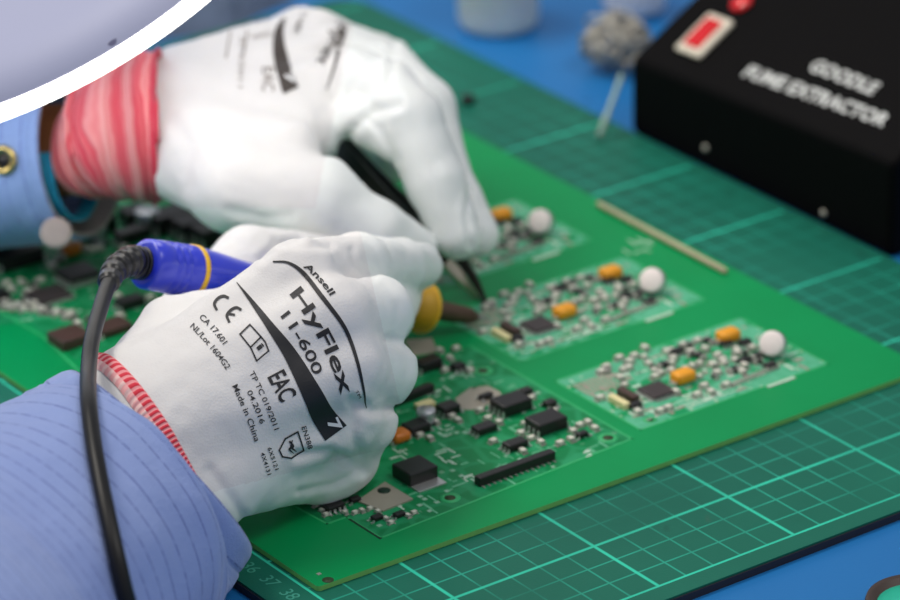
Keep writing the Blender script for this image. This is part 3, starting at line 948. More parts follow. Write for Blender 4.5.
def rounded_slab(x0, x1, y0, y1, z0, z1, r, n=8):
    pts = []
    for cx, cy, a0 in ((x1 - r, y0 + r, -90), (x1 - r, y1 - r, 0), (x0 + r, y1 - r, 90), (x0 + r, y0 + r, 180)):
        for k in range(n + 1):
            a = math.radians(a0 + 90 * k / n); pts.append((cx + r * math.cos(a), cy + r * math.sin(a)))
    N = len(pts)
    V = [(x, y, z0) for x, y in pts] + [(x, y, z1) for x, y in pts]
    Fc = [tuple(range(N))[::-1], tuple(range(N, 2 * N))] + [(i, (i + 1) % N, N + (i + 1) % N, N + i) for i in range(N)]
    return V, Fc
V, Fc = rounded_slab(-9.25, 20.1, -3.72, 41.2, -0.06, 0.0, 1.2)
cmat = link('cutting_mat', V, Fc, M_MAT, smooth=False)
tag(cmat, 'green self-healing cutting mat with centimetre grid lying under the circuit board', 'cutting mat')
V, Fc = rounded_slab(-9.30, 20.15, -3.77, 41.25, BZ, -0.061, 1.2)
link('mat_backing', V, Fc, M_MATCORE, cmat, smooth=False)
# numbers printed along the left margin, running across
def flat_text(s, org, xd, yd, size, mat, parent, name, lift=0.006, bold=0.0, center=True, wid=None, extrude=0):
    V, Fc = text_mesh(s, bold)
    xs = [v[0] for v in V]; ys = [v[1] for v in V]
    ox = (min(xs) + max(xs)) / 2 if center else min(xs); oy = (min(ys) + max(ys)) / 2 if center else 0
    kx = (wid / (max(xs) - min(xs))) if wid else size
    xd = np.array(xd, float); yd = np.array(yd, float); nn = np.cross(xd, yd); org = np.array(org, float)
    return ([org + xd * (x - ox) * kx + yd * (y - oy) * size + nn * lift for x, y in V], Fc)
parts = []
for n in (34, 35, 36, 37, 38):
    parts.append(flat_text(str(n), (-8.55, 41 - n, 0), (0, -1, 0), (1, 0, 0), .62, None, None, None))
V, Fc = merge(parts)
link('printed_numbers', V, Fc, plain('mat_number_ink', srgb(60, 150, 130), 0.5), cmat, smooth=False)

# circuit board
ZB = 0.17
BX0, BX1, BY0, BY1 = -7.85, 15.22, 2.62, 33.0
pcb = empty('circuit_board', (3.5, 17, 0.0), 'large green circuit board panel with routed modules and soldered components, lying on the cutting mat', 'circuit board')
V, Fc = rounded_slab(BX0, BX1, BY0, BY1, 0.012, ZB, 0.12, 3)
N = len(V) // 2
o = link('board_panel', V, Fc, None, pcb, smooth=False, mats=[M_PCB, M_PCBEDGE], fmat=[0, 0] + [1] * N)
o['label'] = 'plain green laminate panel'
def pb(u, v, z=ZB):
    return P(u, v, z)
def slab_poly(pts, z0, z1):
    n = len(pts)
    V = [(p[0], p[1], z0) for p in pts] + [(p[0], p[1], z1) for p in pts]
    return V, [tuple(range(n))[::-1], tuple(range(n, 2 * n))] + [(i, (i + 1) % n, n + (i + 1) % n, n + i) for i in range(n)]
def outline(pts, w, z0, z1, close=True):
    parts = []
    q = list(pts) + ([pts[0]] if close else [])
    for a, b in zip(q, q[1:]):
        a = np.array(a[:2], float); b = np.array(b[:2], float); d = (b - a) / np.linalg.norm(b - a); n = np.array([-d[1], d[0]]) * w / 2
        a2 = a - d * w / 2; b2 = b + d * w / 2
        parts.append(slab_poly([a2 - n, b2 - n, b2 + n, a2 + n], z0, z1))
    return merge(parts)

COUNT = {}
def part(name, parts, mat, parent=pcb, smooth=False):
    V, Fc = merge(parts)
    COUNT[name] = COUNT.get(name, 0) + 1
    return link(name, V, Fc, mat, parent, smooth=smooth)
def chip(p, sx, sy, h, pins='x', mat=None, npin=8, z=ZB, gap=.03):
    """moulded chip with gull-wing pins on two or four sides"""
    x, y = p[0], p[1]
    c = part('chip', [box(x, y, z + gap, sx, sy, h, min(.04, h * .25))], mat or M_CHIP)
    pp = []
    if 'x' in pins or 'a' in pins:
        for s in (-1, 1):
            for k in range(npin):
                yy = y + (k - (npin - 1) / 2) * sy * .88 / max(1, npin - 1)
                pp.append(box(x + s * (sx / 2 + .055), yy, z, .13, sy * .45 / npin + .012, .035))
                pp.append(box(x + s * (sx / 2 + .01), yy, z + .02, .035, sy * .45 / npin + .012, h * .5))
    if 'y' in pins or 'a' in pins:
        for s in (-1, 1):
            for k in range(npin):
                xx = x + (k - (npin - 1) / 2) * sx * .88 / max(1, npin - 1)
                pp.append(box(xx, y + s * (sy / 2 + .055), z, sx * .45 / npin + .012, .13, .035))
                pp.append(box(xx, y + s * (sy / 2 + .01), z + .02, sx * .45 / npin + .012, .035, h * .5))
    if pp:
        V, Fc = merge(pp); link('pins', V, Fc, M_TIN, c, smooth=False)
    return c
OVER = []
OVERFLOW = [False]
def smd(p, L=.30, w=.16, h=.14, kind='capacitor', ang=0.0, body=None, endm=M_SOLDER):
    """two-terminal part: body with metal ends"""
    x, y = p[0], p[1]; c, s = math.cos(ang), math.sin(ang)
    if OVERFLOW[0]:
        OVER.append((box(x, y, ZB + .012, L * .62, w, h, .012, ang), 0 if kind == 'capacitor' else 2))
        for k in (-1, 1):
            OVER.append((box(x + c * k * L * .38, y + s * k * L * .38, ZB + .006, L * .24, w * 1.04, h * 1.04, .012, ang), 1))
            OVER.append((box(x + c * k * L * .50, y + s * k * L * .50, ZB + .003, L * .26, w * 1.3, .02, 0, ang), 1))
        return
    b = part(kind, [box(x, y, ZB + .012, L * .62, w, h, .012, ang)], body or (M_CERAM if kind == 'capacitor' else M_CHIP))
    ends = []
    for k in (-1, 1):
        ends.append(box(x + c * k * L * .38, y + s * k * L * .38, ZB + .006, L * .24, w * 1.04, h * 1.04, .012, ang))
        ends.append(box(x + c * k * L * .50, y + s * k * L * .50, ZB + .003, L * .26, w * 1.3, .02, 0, ang))
    V, Fc = merge(ends); link('terminals', V, Fc, endm, b, smooth=False)
    return b
def tant(p, sx=.72, sy=.52, h=.36, mat=M_TANT, ang=0.0):
    x, y = p[0], p[1]
    b = part('tantalum_capacitor', [box(x, y, ZB + .03, sx, sy, h, .10, ang)], mat, smooth=True)
    b['label'] = 'yellow moulded capacitor' if mat is M_TANT else 'orange moulded capacitor'
    c, s = math.cos(ang), math.sin(ang)
    V, Fc = merge([box(x + c * k * (sx / 2 + .03), y + s * k * (sx / 2 + .03), ZB, .12, sy * .55, .12, .01, ang) for k in (-1, 1)])
    link('terminals', V, Fc, M_TIN, b, smooth=False)
    return b
def can_flat(p, r=.42, l=.42, ax=(-.72, -.50, .48)):
    """round can lying on its side, white printed face to the front left"""
    d = np.array(ax, float); d /= np.linalg.norm(d)
    c = np.array([p[0], p[1], ZB + r])
    V, Fc = lathe(c - d * l / 2, d, [(0, r * .9), (.04, r), (l - .05, r), (l, r * .93)], 36)
    b = link('can_capacitor', V, Fc, M_CANS, pcb)
    V, Fc = lathe(c + d * (l / 2 - .02), d, [(0, r * .96), (.07, r * .93), (.10, r * .75), (.11, .02)], 36)
    link('face', V, Fc, M_CANW, b)
    return b
def can_up(p, r=.3, h=.5):
    V, Fc = lathe((p[0], p[1], ZB + .08), (0, 0, 1), [(0, r), (.06, r), (.09, r * .9), (.13, r), (h - .04, r), (h, r * .92)], 32)
    b = link('can_capacitor', V, Fc, M_CANS, pcb)
    V, Fc = box(p[0], p[1], ZB, r * 2.1, r * 2.1, .09, .02); link('base', V, Fc, M_CHIP, b, smooth=False)
    return b
def ring_hole(p, r=.17, R2=.32):
    V, Fc = lathe((p[0], p[1], ZB), (0, 0, 1), [(.0, R2), (.012, R2), (.012, r)], 28, False)
    b = link('mounting_hole', V, Fc, M_OUT, pcb)
    V, Fc = lathe((p[0], p[1], ZB), (0, 0, 1), [(.0, r), (.008, r)], 24); link('hole', V, Fc, M_HOLE, b)

# ---- three identical small modules along the right edge
p1 = pb(775, 352); p2 = pb(648, 291); p3 = pb(530, 234)
OFFS = [np.zeros(3), p2 - p1, p3 - p1]
OFFS = [np.array([0, o[1], 0]) for o in OFFS]
mod_small = []   # (kind, pixel, args)
quad = [pb(636, 428), pb(832, 366), pb(0, 0), pb(556, 381)]
mx0 = (quad[0][0] + quad[3][0]) / 2; mx1 = quad[1][0]
my0 = (quad[0][1] + quad[1][1]) / 2; my1 = quad[3][1]
ca = [(649, 364), (634, 356), (619, 358), (667, 352), (683, 345), (697, 341), (620, 378), (655, 377), (600, 398), (638, 412), (660, 411), (668, 408), (705, 349), (737, 353), (752, 348), (712, 365), (717, 373), (704, 386), (711, 392), (726, 385),
      (606, 367), (645, 348), (690, 352), (722, 360), (742, 372), (764, 352), (628, 368), (676, 392), (697, 395)]
re = [(677, 352), (663, 365), (635, 406), (709, 341), (745, 343), (757, 356), (745, 361), (734, 370), (726, 344), (700, 356), (770, 366)]
for mi, of in enumerate(OFFS):
    def at(u, v): return pb(u, v) + of
    V, Fc = slab_poly([(mx0, my0 + of[1]), (mx1, my0 + of[1]), (mx1, my1 + of[1]), (mx0, my1 + of[1])], ZB, ZB + .004)
    mo = link('module_circuitry', V, Fc, M_MODULE, pcb, smooth=False)
    mo['label'] = 'small routed module covered in pale traces'
    c = 0.55
    tr = []; tp = []
    rt = random.Random(40)
    for k in range(90):
        x = rt.uniform(mx0 + .25, mx1 - .3); y = rt.uniform(my0 + of[1] + .2, my1 + of[1] - .2)
        l = rt.uniform(.12, .5); w_ = rt.uniform(.05, .14)
        (tp if k % 2 else tr).append(box(x, y, ZB + .002, l if k % 3 else w_, w_ if k % 3 else l, .012))
    for k in range(5):
        x0_ = mx0 + rt.uniform(.5, 3); x1_ = x0_ + rt.uniform(1.5, 3); y = my0 + of[1] + .3 + .12 * k
        tr.append(box((x0_ + x1_) / 2, y, ZB + .002, x1_ - x0_, .04, .008))
    V, Fc = merge(tr); link('copper_traces', V, Fc, M_SILK, mo, smooth=False)
    V, Fc = merge(tp); link('solder_pads', V, Fc, M_PADS, mo, smooth=False)
    V, Fc = outline([(mx0, my0 + of[1]), (mx1, my0 + of[1]), (mx1, my1 + of[1]), (mx0, my1 + of[1])], .07, ZB, ZB + .008)
    link('module_outline', V, Fc, M_OUT, mo, smooth=False)
    ck = chip(at(657, 393), .88, .88, .12, 'a', M_CHIP2, 8)
    tant(at(683, 382)); tant(at(728, 341))
    can_flat(at(773, 356))
    b = part('connector', [box(*(at(619, 405)[:2]), ZB, .24, .85, .22, .03)], M_CREAM); b['label'] = 'cream plastic connector'
    part('connector', [box(*(at(628, 399)[:2]), ZB, .26, .85, .26, .03)], M_BROWN)
    pads = [box(at(594, 386)[0] + .16 * k, at(594, 386)[1], ZB, .09, .9, .02) for k in range(-3, 5)]
    part('contact_pads', pads, M_PADS)
    OVERFLOW[0] = mi == 2
    for i, (u, v) in enumerate(ca):
        smd(at(u, v + 2), .30, .18, .15, 'capacitor', 0 if i % 3 else math.pi / 2)
    for i, (u, v) in enumerate(re):
        if i % 2: smd(at(u, v + 2), .42, .24, .14, 'resistor', 0 if i % 3 else math.pi / 2)
        else: chip(at(u, v + 2), .40, .26, .16, 'y', None, 3)
    OVERFLOW[0] = True
    rm = random.Random(21)
    for k in range(54):
        t = rm.random()
        lane = rm.random()
        u = 600 + 185 * t + 30 * (lane - .5); v = 392 - 52 * t + 34 * (lane - .5)
        pq = at(u, v)
        if not (mx0 + .5 < pq[0] < mx1 - .6 and my0 + of[1] + .35 < pq[1] < my1 + of[1] - .35): continue
        if any(abs(pq[0] - z_[0]) < z_[2] and abs(pq[1] - z_[1]) < z_[2] for z_ in ((*at(657, 393)[:2], .75), (*at(683, 382)[:2], .5), (*at(728, 341)[:2], .5), (*at(773, 356)[:2], .6), (*at(594, 386)[:2], .6), (*at(622, 402)[:2], .5))): continue
        smd(pq, rm.uniform(.2, .34), rm.uniform(.12, .2), rm.uniform(.1, .18), 'capacitor' if rm.random() < .68 else 'resistor', 0 if rm.random() < .5 else math.pi / 2)
    OVERFLOW[0] = False
    a = at(733, 386); b_ = at(776, 368)
    pins = []
    for k in range(11):
        q = a + (b_ - a) * k / 10
        pins.append(box(q[0], q[1], ZB, .07, .24, .10, .01))
    part('pin_row', pins, M_SOLDER)
    a = at(769, 387); b_ = at(793, 378)
    part('edge_contact', [box(*((a + b_) / 2)[:2], ZB, abs(b_[0] - a[0]) + .1, .13, .03)], M_SILK)
    if mi == 0: ring_hole(at(650, 420), .12, .22)

# ---- big dense module in the middle
mainp = [pb(296, 507), pb(327, 524), pb(347, 517), pb(381, 538), pb(632, 439), pb(470, 346), pb(395, 375), pb(330, 340)]
V, Fc = slab_poly(mainp[:4] + mainp[4:], ZB, ZB + .004)
mo = link('main_circuitry', V, Fc, M_MAIN, pcb, smooth=False)
mo['label'] = 'dense main module area in darker green'
V, Fc = outline(mainp[:6], .075, ZB, ZB + .008, False); link('module_outline', V, Fc, M_OUT, mo, smooth=False)
V, Fc = outline([pb(350, 519.5), pb(380, 538.5)], .07, ZB, ZB + .010, False); link('routed_slot', V, Fc, M_SLOT, mo, smooth=False)

chip(pb(511, 410), 1.08, .78, .38, 'x', None, 4)
chip(pb(546, 429), 1.08, .78, .40, 'x', None, 4)
chip(pb(484, 432), .72, .42, .22, 'x', None, 3)
chip(pb(515, 448), .72, .42, .22, 'x', None, 3)
chip(pb(486, 399), .45, .22, .16, 'y', None, 2)
chip(pb(526, 395), .38, .32, .20, 'y', None, 2)
chip(pb(550, 407), .38, .32, .20, 'y', None, 2)
chip(pb(582, 437), .36, .24, .15, 'x', None, 2)
for i, (u, v) in enumerate([(499, 424), (488, 420), (503, 416), (493, 443), (521, 435), (531, 440), (523, 453), (534, 430), (525, 426), (531, 400), (519, 395), (554, 413), (588, 424), (580, 427), (573, 433),
                            (452, 418), (458, 422), (420, 437), (430, 440), (398, 443), (436, 424), (470, 372), (450, 360), (445, 372), (440, 352), (456, 350), (595, 430), (560, 445), (571, 441), (480, 412), (541, 444)]):
    smd(pb(u, v), .26, .16, .13, 'capacitor', 0 if i % 2 else math.pi / 2)
tr = []; rt = random.Random(77)
for k in range(150):
    u = rt.uniform(400, 610); v = rt.uniform(350, 520)
    p = pb(u, v)
    q1 = np.array(mainp[4][:2]); q0 = np.array(mainp[3][:2]); q2 = np.array(mainp[5][:2])
    if p[1] < q0[1] + .35 or p[0] > q1[0] - .35 or p[1] > q2[1] - .3: continue
    l = rt.uniform(.12, .55); w_ = rt.uniform(.04, .10)
    tr.append(box(p[0], p[1], ZB + .002, l if k % 2 else w_, w_ if k % 2 else l, .01))
V, Fc = merge(tr); link('copper_traces', V, Fc, plain('pale_green_trace', srgb(96, 178, 136), .45), mo, smooth=False)
# long black pin header
a = pb(477, 486); b_ = pb(553, 458.5)
L = np.linalg.norm(b_ - a); ang = math.atan2(b_[1] - a[1], b_[0] - a[0])
hd = part('pin_header', [box(*((a + b_) / 2)[:2], ZB, L, .28, .30, .03, ang)], M_CHIP)
pp = []
for k in range(14):
    q = a + (b_ - a) * (k + .5) / 14
    for s in (-1, 1):
        pp.append(box(q[0] - math.sin(ang) * s * .19, q[1] + math.cos(ang) * s * .19, ZB, .05, .14, .03, 0, ang))
V, Fc = merge(pp); link('pins', V, Fc, M_SOLDER, hd, smooth=False)
# large tan copper pour
blob = [pb(u, v) for u, v in [(455, 399), (462, 410), (480, 410), (489, 404), (505, 402), (500, 392), (488, 386), (470, 388)]]
V, Fc = slab_poly(blob, ZB, ZB + .012); link('copper_pour', V, Fc, M_PADS, pcb, smooth=False)
V, Fc = slab_poly([pb(u, v) for u, v in [(404, 340), (414, 356), (438, 352), (432, 338)]], ZB, ZB + .012); link('copper_pour', V, Fc, M_PADS, pcb, smooth=False)
for q in ((608, 438), (450, 498), (483, 371)): ring_hole(pb(*q))
can_up(pb(426, 423), .30, .40)
part('connector', [box(*pb(425, 408)[:2], ZB, .62, .35, .2, .04)], M_CREAM)
chip(pb(416, 432), .75, .55, .28, 'x', None, 4)
tant(pb(399, 441), .60, .55, .32, M_ORANGE)
chip(pb(448, 413), .62, .5, .28, 'x', None, 3)
c = chip(pb(415, 478), 1.02, .95, .42, 'n')
V, Fc = merge([box(*pb(427, 485)[:2], ZB, 1.0, .6, .06, .01)]); link('tab', V, Fc, M_TIN, c, smooth=False)
chip(pb(428, 369), .8, .5, .34, 'x', None, 4)
chip(pb(458, 370), .42, .34, .2, 'y', None, 3)
a = pb(383, 410); b_ = pb(432, 391)
ang = math.atan2(b_[1] - a[1], b_[0] - a[0]); L = np.linalg.norm(b_ - a)
part('pin_header', [box(*((a + b_) / 2)[:2], ZB, L, .28, .28, .03, ang)], M_CHIP)
# flat grey heat spreader with a hole
q = pb(388, 495)
hs = part('heat_pad', [slab_poly([pb(u, v) for u, v in [(357, 502), (383, 512), (413, 500), (385, 483)]], ZB, ZB + .05)], M_PADS)
hs['label'] = 'flat grey metal pad with a round hole'
V, Fc = lathe((*pb(384, 492)[:2], ZB + .05), (0, 0, 1), [(0, .20), (.008, .20)], 24); link('hole', V, Fc, M_SLOT, hs)
for i, (u, v) in enumerate([(377, 520), (399, 517), (334, 510), (355, 502)]):
    chip(pb(u, v), .34, .22, .13, 'x', None, 2) if i != 2 else chip(pb(u, v), .60, .34, .2, 'y', None, 4)
for i, (u, v) in enumerate([(386, 520), (414, 514), (408, 517), (370, 510), (378, 513), (355, 514), (362, 512), (391, 524), (322, 512), (316, 507), (345, 514), (326, 516)]):
    smd(pb(u, v), .20, .12, .10, 'capacitor', 0 if i % 2 else math.pi / 2)
# silkscreen strokes
strokes = []
rs = random.Random(3)
for cu, cv, n, s in ((447, 457, 9, 13), (440, 430, 5, 10), (400, 455, 6, 8), (470, 478, 5, 5), (462, 375, 5, 10), (586, 452, 4, 8), (440, 395, 6, 12), (640, 245, 9, 14), (392, 505, 5, 10)):
    for k in range(n):
        p = pb(cu + rs.uniform(-s, s), cv + rs.uniform(-s, s) * .55)
        l = rs.uniform(.15, .45)
        sx_, sy_ = (l, .06) if rs.random() < .5 else (.06, l)
        strokes.append(box(p[0], p[1], ZB, sx_, sy_, .01))
tag(part('silkscreen', strokes, M_SILK), kind='stuff')

# ---- second dense module, left and behind the hands
leftp = [pb(-60, 330), pb(30, 322), pb(75, 360), pb(170, 330), pb(330, 230), pb(240, 196), pb(60, 200), pb(-60, 235)]
V, Fc = slab_poly(leftp, ZB, ZB + .004)
mo = link('main_circuitry', V, Fc, M_MAIN, pcb, smooth=False); mo['label'] = 'second dense module area behind the iron'
V, Fc = outline([pb(-20, 300), pb(42, 336), pb(80, 372), pb(200, 320)], .09, ZB, ZB + .008, False); link('module_outline', V, Fc, M_OUT, mo, smooth=False)
chip(pb(78, 279), 1.15, 1.0, .30, 'a', M_CHIP, 9)
chip(pb(49, 297), 1.25, 1.05, .12, 'a', M_CHIP2, 10)
chip(pb(18, 264), 1.6, .8, .5, 'x', None, 6)  # black block standing in for a shadowed area, not a real component
chip(pb(70, 343), 1.1, 1.0, .34, 'n', M_BROWN)
chip(pb(112, 331), 1.1, .8, .25, 'x', M_BROWN, 5)
chip(pb(130, 307), .9, .5, .3, 'x', None, 4)
chip(pb(92, 233), 1.6, .7, .6, 'x', None, 4)
chip(pb(135, 222), .9, .8, .5, 'n')
chip(pb(168, 228), 1.3, .9, .6, 'x', None, 4)
chip(pb(193, 234), 1.3, .9, .6, 'x', None, 4)
chip(pb(212, 242), 1.2, .9, .6, 'x', None, 4)
chip(pb(133, 240), 1.2, .5, .4, 'x', None, 4)
chip(pb(-4, 300), .8, .5, .25, 'x', None, 4)
can_up(pb(99, 243), .30, .7); can_up(pb(148, 228), .42, .6)
can_up(pb(3, 246), .3, .6)
tant(pb(72, 254), .6, .5, .4, M_ORANGE)
OVERFLOW[0] = True
for i in range(34):
    t = i / 33
    u = 2 + 74 * t + rs.uniform(-7, 7); v = 304 + 14 * t + rs.uniform(-5, 5)
    smd(pb(u, v), .28, .16, .13, 'capacitor' if i % 4 else 'resistor', 0 if i % 2 else math.pi / 2)
for i, (u, v) in enumerate([(85, 250), (93, 252), (100, 250), (60, 262), (52, 268), (40, 282), (34, 288), (28, 294), (22, 284), (112, 285), (118, 298), (120, 318), (90, 322), (150, 300), (78, 326), (64, 254), (12, 291), (6, 285), (112, 262), (124, 250), (78, 244)]):
    smd(pb(u, v), .32, .2, .15, 'capacitor' if i % 3 else 'resistor', 0 if i % 2 else math.pi / 2)
V = []; Fc = []; fm = []
for (v_, f_), mi_ in OVER:
    k = len(V); V += [tuple(p) for p in v_]; Fc += [tuple(i + k for i in q) for q in f_]; fm += [mi_] * len(f_)
tag(link('small_surface_mount_component', V, Fc, None, pcb, smooth=False, mats=[M_CERAM, M_SOLDER, M_CHIP], fmat=fm), kind='stuff')
# corner hole and tiny pad in the plain margin
q = pb(328, 580)
V, Fc = lathe((q[0], q[1], ZB), (0, 0, 1), [(.0, .17), (.006, .17)], 24); b = link('mounting_hole', V, Fc, M_HOLE, pcb)
q = pb(319, 574); part('test_pad', [box(q[0], q[1], ZB, .12, .12, .012)], M_SOLDER)

# ------------------------------------------------------------------ thin stick on the board's right edge
a = P(598, 203, .30); b_ = P(726, 271, .30)
a[2] = b_[2] = ZB + .11
V, Fc = lathe(a, b_ - a, [(0, .05), (.04, .105), (np.linalg.norm(b_ - a) - .04, .105), (np.linalg.norm(b_ - a), .05)], 16)
tag(link('wooden_stick', V, Fc, M_STICK), 'thin pale stick lying along the far right edge of the circuit board', 'stick')
# small black bit on mat
q = P(468, 104, 0)
V, Fc = box(q[0], q[1], 0.0, .5, .4, .35, .12)
tag(link('rubber_foot', V, Fc, M_RUB), 'small black rubber bit lying on the mat beside the farther glove', 'rubber bit')

# ------------------------------------------------------------------ fume extractor
XF = 20.42; YA, YB = 10.2, 24.2
zA = PX(893, 163, XF)[2]; zB_ = PX(640, 62, XF)[2]
zf = (zA + zB_) / 2
SL = 0.58
ext = empty('fume_extractor', (27, 17, BZ), 'black fume extractor box with red rocker switch and white lettering, beside the cutting mat', 'fume extractor')
bm = bmesh.new()
XE = 35.0
vs = []
for y, zt in ((YA, zA), (YB, zB_)):
    vs.append([bm.verts.new(c) for c in ((XF, y, BZ), (XE, y, BZ), (XE, y, zt + SL * 9), (XF + 9, y, zt + SL * 9), (XF, y, zt))])
bm.faces.new(vs[0]); bm.faces.new(vs[1][::-1])
for i in range(5):
    j = (i + 1) % 5; bm.faces.new((vs[0][j], vs[0][i], vs[1][i], vs[1][j]))
bmesh.ops.recalc_face_normals(bm, faces=bm.faces[:])
bmesh.ops.bevel(bm, geom=bm.edges[:], offset=.28, segments=4, profile=.5, affect='EDGES')
bm.verts.index_update()
V = [tuple(v.co) for v in bm.verts]; Fc = [[v.index for v in f.verts] for f in bm.faces]; bm.free()
link('housing', V, Fc, M_BOX, ext, smooth=False)
# panel plane
n_p = np.cross(np.array([0, YB - YA, zB_ - zA]), np.array([1, 0, SL])); n_p /= np.linalg.norm(n_p)
if n_p[2] < 0: n_p = -n_p
o_p = np.array([XF, YA, zA])
ey = np.array([0, YB - YA, zB_ - zA]); ey /= np.linalg.norm(ey); ex = np.cross(ey, n_p); 
if ex[0] < 0: ex = -ex
def panel(u, v):
    d = ray(u, v); return CC + d * (((o_p - CC) @ n_p) / (d @ n_p))
def obox(c, sx, sy, h, bev, z0=0):
    V, Fc = box(0, 0, z0, sx, sy, h, bev)
    return [c + ex * p[0] + ey * p[1] + n_p * p[2] for p in V], Fc
c = panel(706, 38)
e1 = panel(672, 46); e2 = panel(712, 15); e3 = panel(700, 63)
sxx = abs((e2 - e1) @ ex); syy = abs((e3 - e1) @ ey)
V, Fc = obox(c, 1.9, 1.35, .22, .1); sw = link('switch_bezel', V, Fc, M_BEZEL, ext, smooth=False)
V, Fc = obox(c, 1.35, .8, .12, .05, .20); rk = link('rocker', V, Fc, M_RED, sw, smooth=False)
cl = panel(742, 4)
V, Fc = lathe(cl, n_p, [(0, .42), (.12, .42), (.2, .3), (.22, .05)], 24); link('indicator_lamp', V, Fc, M_RED, ext)
def panel_text(s, p0, p1, hpx):
    a = panel(*p0); b = panel(*p1)
    xd = (b - a); L = np.linalg.norm(xd); xd /= L; yd = np.cross(n_p, xd)
    V, Fc = text_mesh(s, 0.035)
    xs = [q[0] for q in V]; k = L / (max(xs) - min(xs))
    parts = []
    top = [a + xd * (x - min(xs)) * k + yd * y * hpx + n_p * .03 for x, y in V]
    return top, Fc
V, Fc = merge([panel_text('GOODLE', (808, 70), (872, 95), .74), panel_text('FUME EXTRACTOR', (742, 76), (883, 127), .74)])
o = link('lettering', V, Fc, M_PAINT, ext, smooth=False); o['label'] = 'raised white lettering'
def px_front(u, v): return PX(u, v, XF)
for u, v in ((824, 213), (706, 148)):
    q = px_front(u, v)
    V, Fc = lathe(q, (-1, 0, 0), [(0, .13), (.05, .13), (.09, .08), (.09, .01)], 16); link('screw', V, Fc, M_SNAP, ext)

# ------------------------------------------------------------------ jar, wire ball, white bottle, swab
q = P(499, 38, BZ); q = q + R[2] * [1, 1, 0] * 1.4
V, Fc = lathe((q[0], q[1], BZ), (0, 0, 1), [(0, 1.1), (.1, 1.42), (.4, 1.55), (2.6, 1.62), (2.7, 1.7), (3.8, 1.7), (3.95, 1.5)], 48)
tag(link('plastic_jar', V, Fc, M_JAR), 'milky white round plastic jar standing on the blue bench behind the mat', 'jar')
q = P(617, 68, BZ)
wc = np.array([q[0], q[1], BZ + 1.08])
parts = []
rs2 = random.Random(5)
NR = 46
for k in range(NR):
    zz = 1 - 2 * (k + .5) / NR; th = k * 2.39996
    dr = np.array([math.sqrt(1 - zz * zz) * math.cos(th), math.sqrt(1 - zz * zz) * math.sin(th), zz])
    ax = dr + np.array([rs2.gauss(0, .35) for _ in range(3)]); ax /= np.linalg.norm(ax)
    x, y, d = frame_from(ax)
    r0 = rs2.uniform(.36, .54); c_ = wc + dr * np.array([1, 1, .72]) * rs2.uniform(.86, 1.12)
    pth = []
    for j in range(20):
        a = 2 * math.pi * j / 20
        p = c_ + x * math.cos(a) * r0 * 1.25 + y * math.sin(a) * r0 * .9 + d * .06 * math.sin(2 * a + k)
        p[2] = max(p[2], BZ + .09); pth.append(p)
    V, Fc, _, _ = sweep(pth, .06, 8, closed=True)
    parts.append((V, Fc))
V, Fc = merge(parts)
tag(link('wire_ball', V, Fc, M_WIRE), 'tangled ball of silver wire on the bench between jar and black box', 'wire ball')
q = P(634, 12, BZ)
V, Fc = lathe((q[0], q[1], BZ), (0, 0, 1), [(0, .7), (.12, 1.05), (.4, 1.22), (3.2, 1.25), (3.5, 1.0), (3.7, .6), (4.6, .55)], 40)
bt = empty('plastic_bottle', (q[0], q[1], BZ), 'glossy white plastic bottle standing behind the silver wire ball', 'bottle')
link('body', V, Fc, M_JARW, bt)
V, Fc = lathe((q[0], q[1], BZ + 4.5), (0, 0, 1), [(0, .72), (.9, .68), (1.0, .5)], 32); link('cap', V, Fc, plain('pink_cap_plastic', srgb(226, 120, 130), .4), bt)
a = P(599, 137, .10); b_ = W(622, 74, 147.6)
V, Fc = lathe(a, b_ - a, [(0, .06), (.05, .12), (.9, .12), (1.0, .09), (np.linalg.norm(b_ - a), .09)], 16)
tag(link('cotton_swab', V, Fc, plain('pale_grey_green_stem', srgb(150, 176, 164), .4)), 'pale thin stick leaning from the wire ball down onto the mat', 'stick')

q = P(205, 12, BZ)  # crumpled raised sheet put in for an indistinct dark area
V = []; Fc = []
NX, NY = 60, 50
for j in range(NY):
    for i in range(NX):
        x = (i / (NX - 1) - .5) * 9; y = (j / (NY - 1) - .5) * 9
        e = min(1, 4 * (1 - max(abs(2 * i / (NX - 1) - 1), abs(2 * j / (NY - 1) - 1))))
        wob = mnoise.noise(Vector((x * .3, y * .3, 4))) * .8
        z = BZ + .03 + e * (.55 + .5 * abs(mnoise.noise(Vector((x * .45, y * .45, 1)))) * 2 + .35 * abs(mnoise.noise(Vector((x * 1.3, y * 1.3, 7)))) * 2)
        V.append((q[0] + x + wob - 1.2, q[1] + y + wob + 2.9, z))
for j in range(NY - 1):
    for i in range(NX - 1):
        a = j * NX + i; Fc.append((a, a + 1, a + NX + 1, a + NX))
cm = Mat('dark_grey_blue_sheet', srgb(62, 78, 104), .8)
cm.color(cm.mix(cm.noise(45, 3), srgb(44, 58, 84), srgb(92, 108, 134)))
cl_o = link('crumpled_sheet', V, Fc, cm.m)
tag(cl_o, 'crumpled dark grey blue cloth on the bench behind the farther glove', 'sheet')

# ------------------------------------------------------------------ dish at the lower right
q = P(918, 618, BZ)
dish = empty('round_dish', (q[0], q[1], BZ), 'dark rimmed round dish with turquoise inside, on the bench at the lower right corner', 'dish')
V, Fc = lathe((q[0], q[1], BZ), (0, 0, 1), [(0, 1.0), (.05, 1.32), (.5, 1.5), (.62, 1.46), (.6, 1.3), (.3, 1.15)], 48); link('bowl', V, Fc, M_RIMB, dish)
V, Fc = lathe((q[0], q[1], BZ + .3), (0, 0, 1), [(0, 1.16), (.16, 1.16), (.17, .02)], 40); link('filling', V, Fc, M_TURQ, dish)

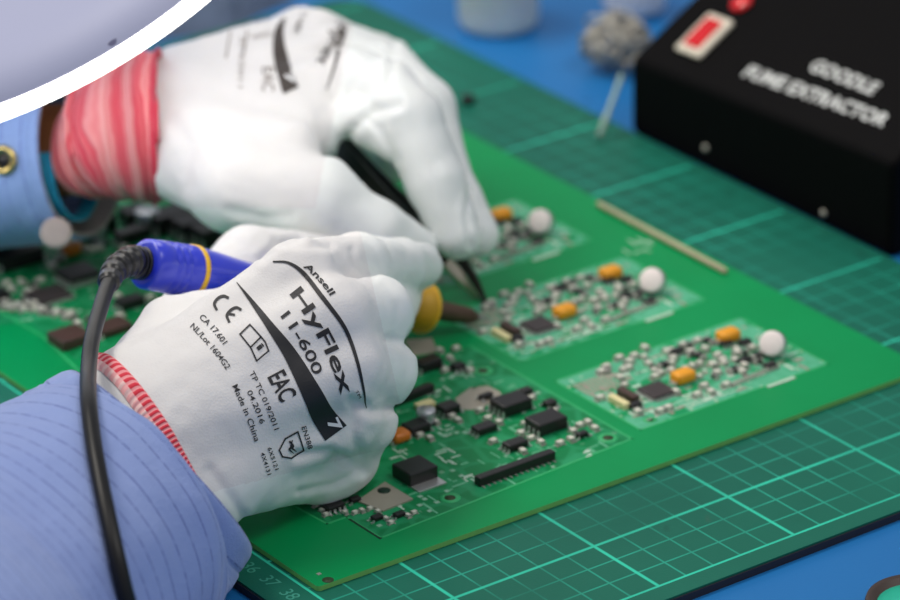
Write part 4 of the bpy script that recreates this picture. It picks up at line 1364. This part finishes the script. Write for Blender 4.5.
# ------------------------------------------------------------------ magnifier lamp
lamp = empty('magnifier_lamp', W(9, -117, 133), 'round magnifier lamp with glowing white rim hanging over the farther sleeve', 'lamp')
Lc = W(19, -99, 133.0)
e1 = R[0] * .87 - R[1] * .49
e1 /= np.linalg.norm(e1)
tl = math.acos(.60)
e2 = math.cos(tl) * (R[0] * .49 + R[1] * .87) - math.sin(tl) * R[2]
nl = np.cross(e1, e2)
if nl @ R[2] > 0: nl = -nl       # upper side, towards the camera
RL = 11.3
V, Fc = lathe(Lc, nl, [(-.42, RL - 3.0), (-.42, RL - .6), (-.30, RL - .12), (-.12, RL), (.04, RL - .10), (.10, RL - .30), (.10, RL - .44), (.0, RL - .48)], 128, False)
link('ring_diffuser', V, Fc, M_GLOW, lamp)
V, Fc = lathe(Lc, nl, [(-.10, RL - .46), (.12, RL - .46), (.25, RL - 3.2), (.35, RL - 6), (.38, .05)], 128, True)
link('lens_cover', V, Fc, M_LENS, lamp)
# bracket and arm out of the picture
V, Fc, _, _ = sweep(catmull([Lc - e1 * 8, Lc - e1 * 14 + nl * 3, Lc - e1 * 26 + nl * 10 + np.array([0, 0, 6.]), Lc - e1 * 34 + np.array([-4, 0, 40.])], 8), .9, 20)
link('arm', V, Fc, M_LAMPW, lamp)

# ------------------------------------------------------------------ light
w = bpy.data.worlds.new('world'); scene.world = w; w.use_nodes = True
bg = w.node_tree.nodes['Background']; bg.inputs[0].default_value = (0.86, 0.90, 1.0, 1); bg.inputs[1].default_value = 0.38
def area(name, loc, target, sx, sy, power, col):
    l = bpy.data.lights.new(name, 'AREA'); l.shape = 'RECTANGLE'; l.size = sx; l.size_y = sy; l.energy = power; l.color = col
    o = bpy.data.objects.new(name, l); COL.objects.link(o)
    o.location = Vector(loc)
    o.rotation_euler = (Vector(target) - Vector(loc)).to_track_quat('-Z', 'Y').to_euler()
    return o
area('ceiling_light', (-0.5, 0.9, 1.9), (0.05, 0.15, 0), 1.2, 0.5, 23, (1.0, 0.935, 0.84))
area('ceiling_light', (0.6, -1.0, 2.1), (0.0, 0.1, 0), 1.2, 0.6, 13, (1.0, 0.96, 0.90))

scene.view_settings.view_transform = 'Standard'
scene.view_settings.look = 'None'
scene.view_settings.gamma = 1
scene.view_settings.use_curve_mapping = False
scene.view_settings.exposure = 0.10
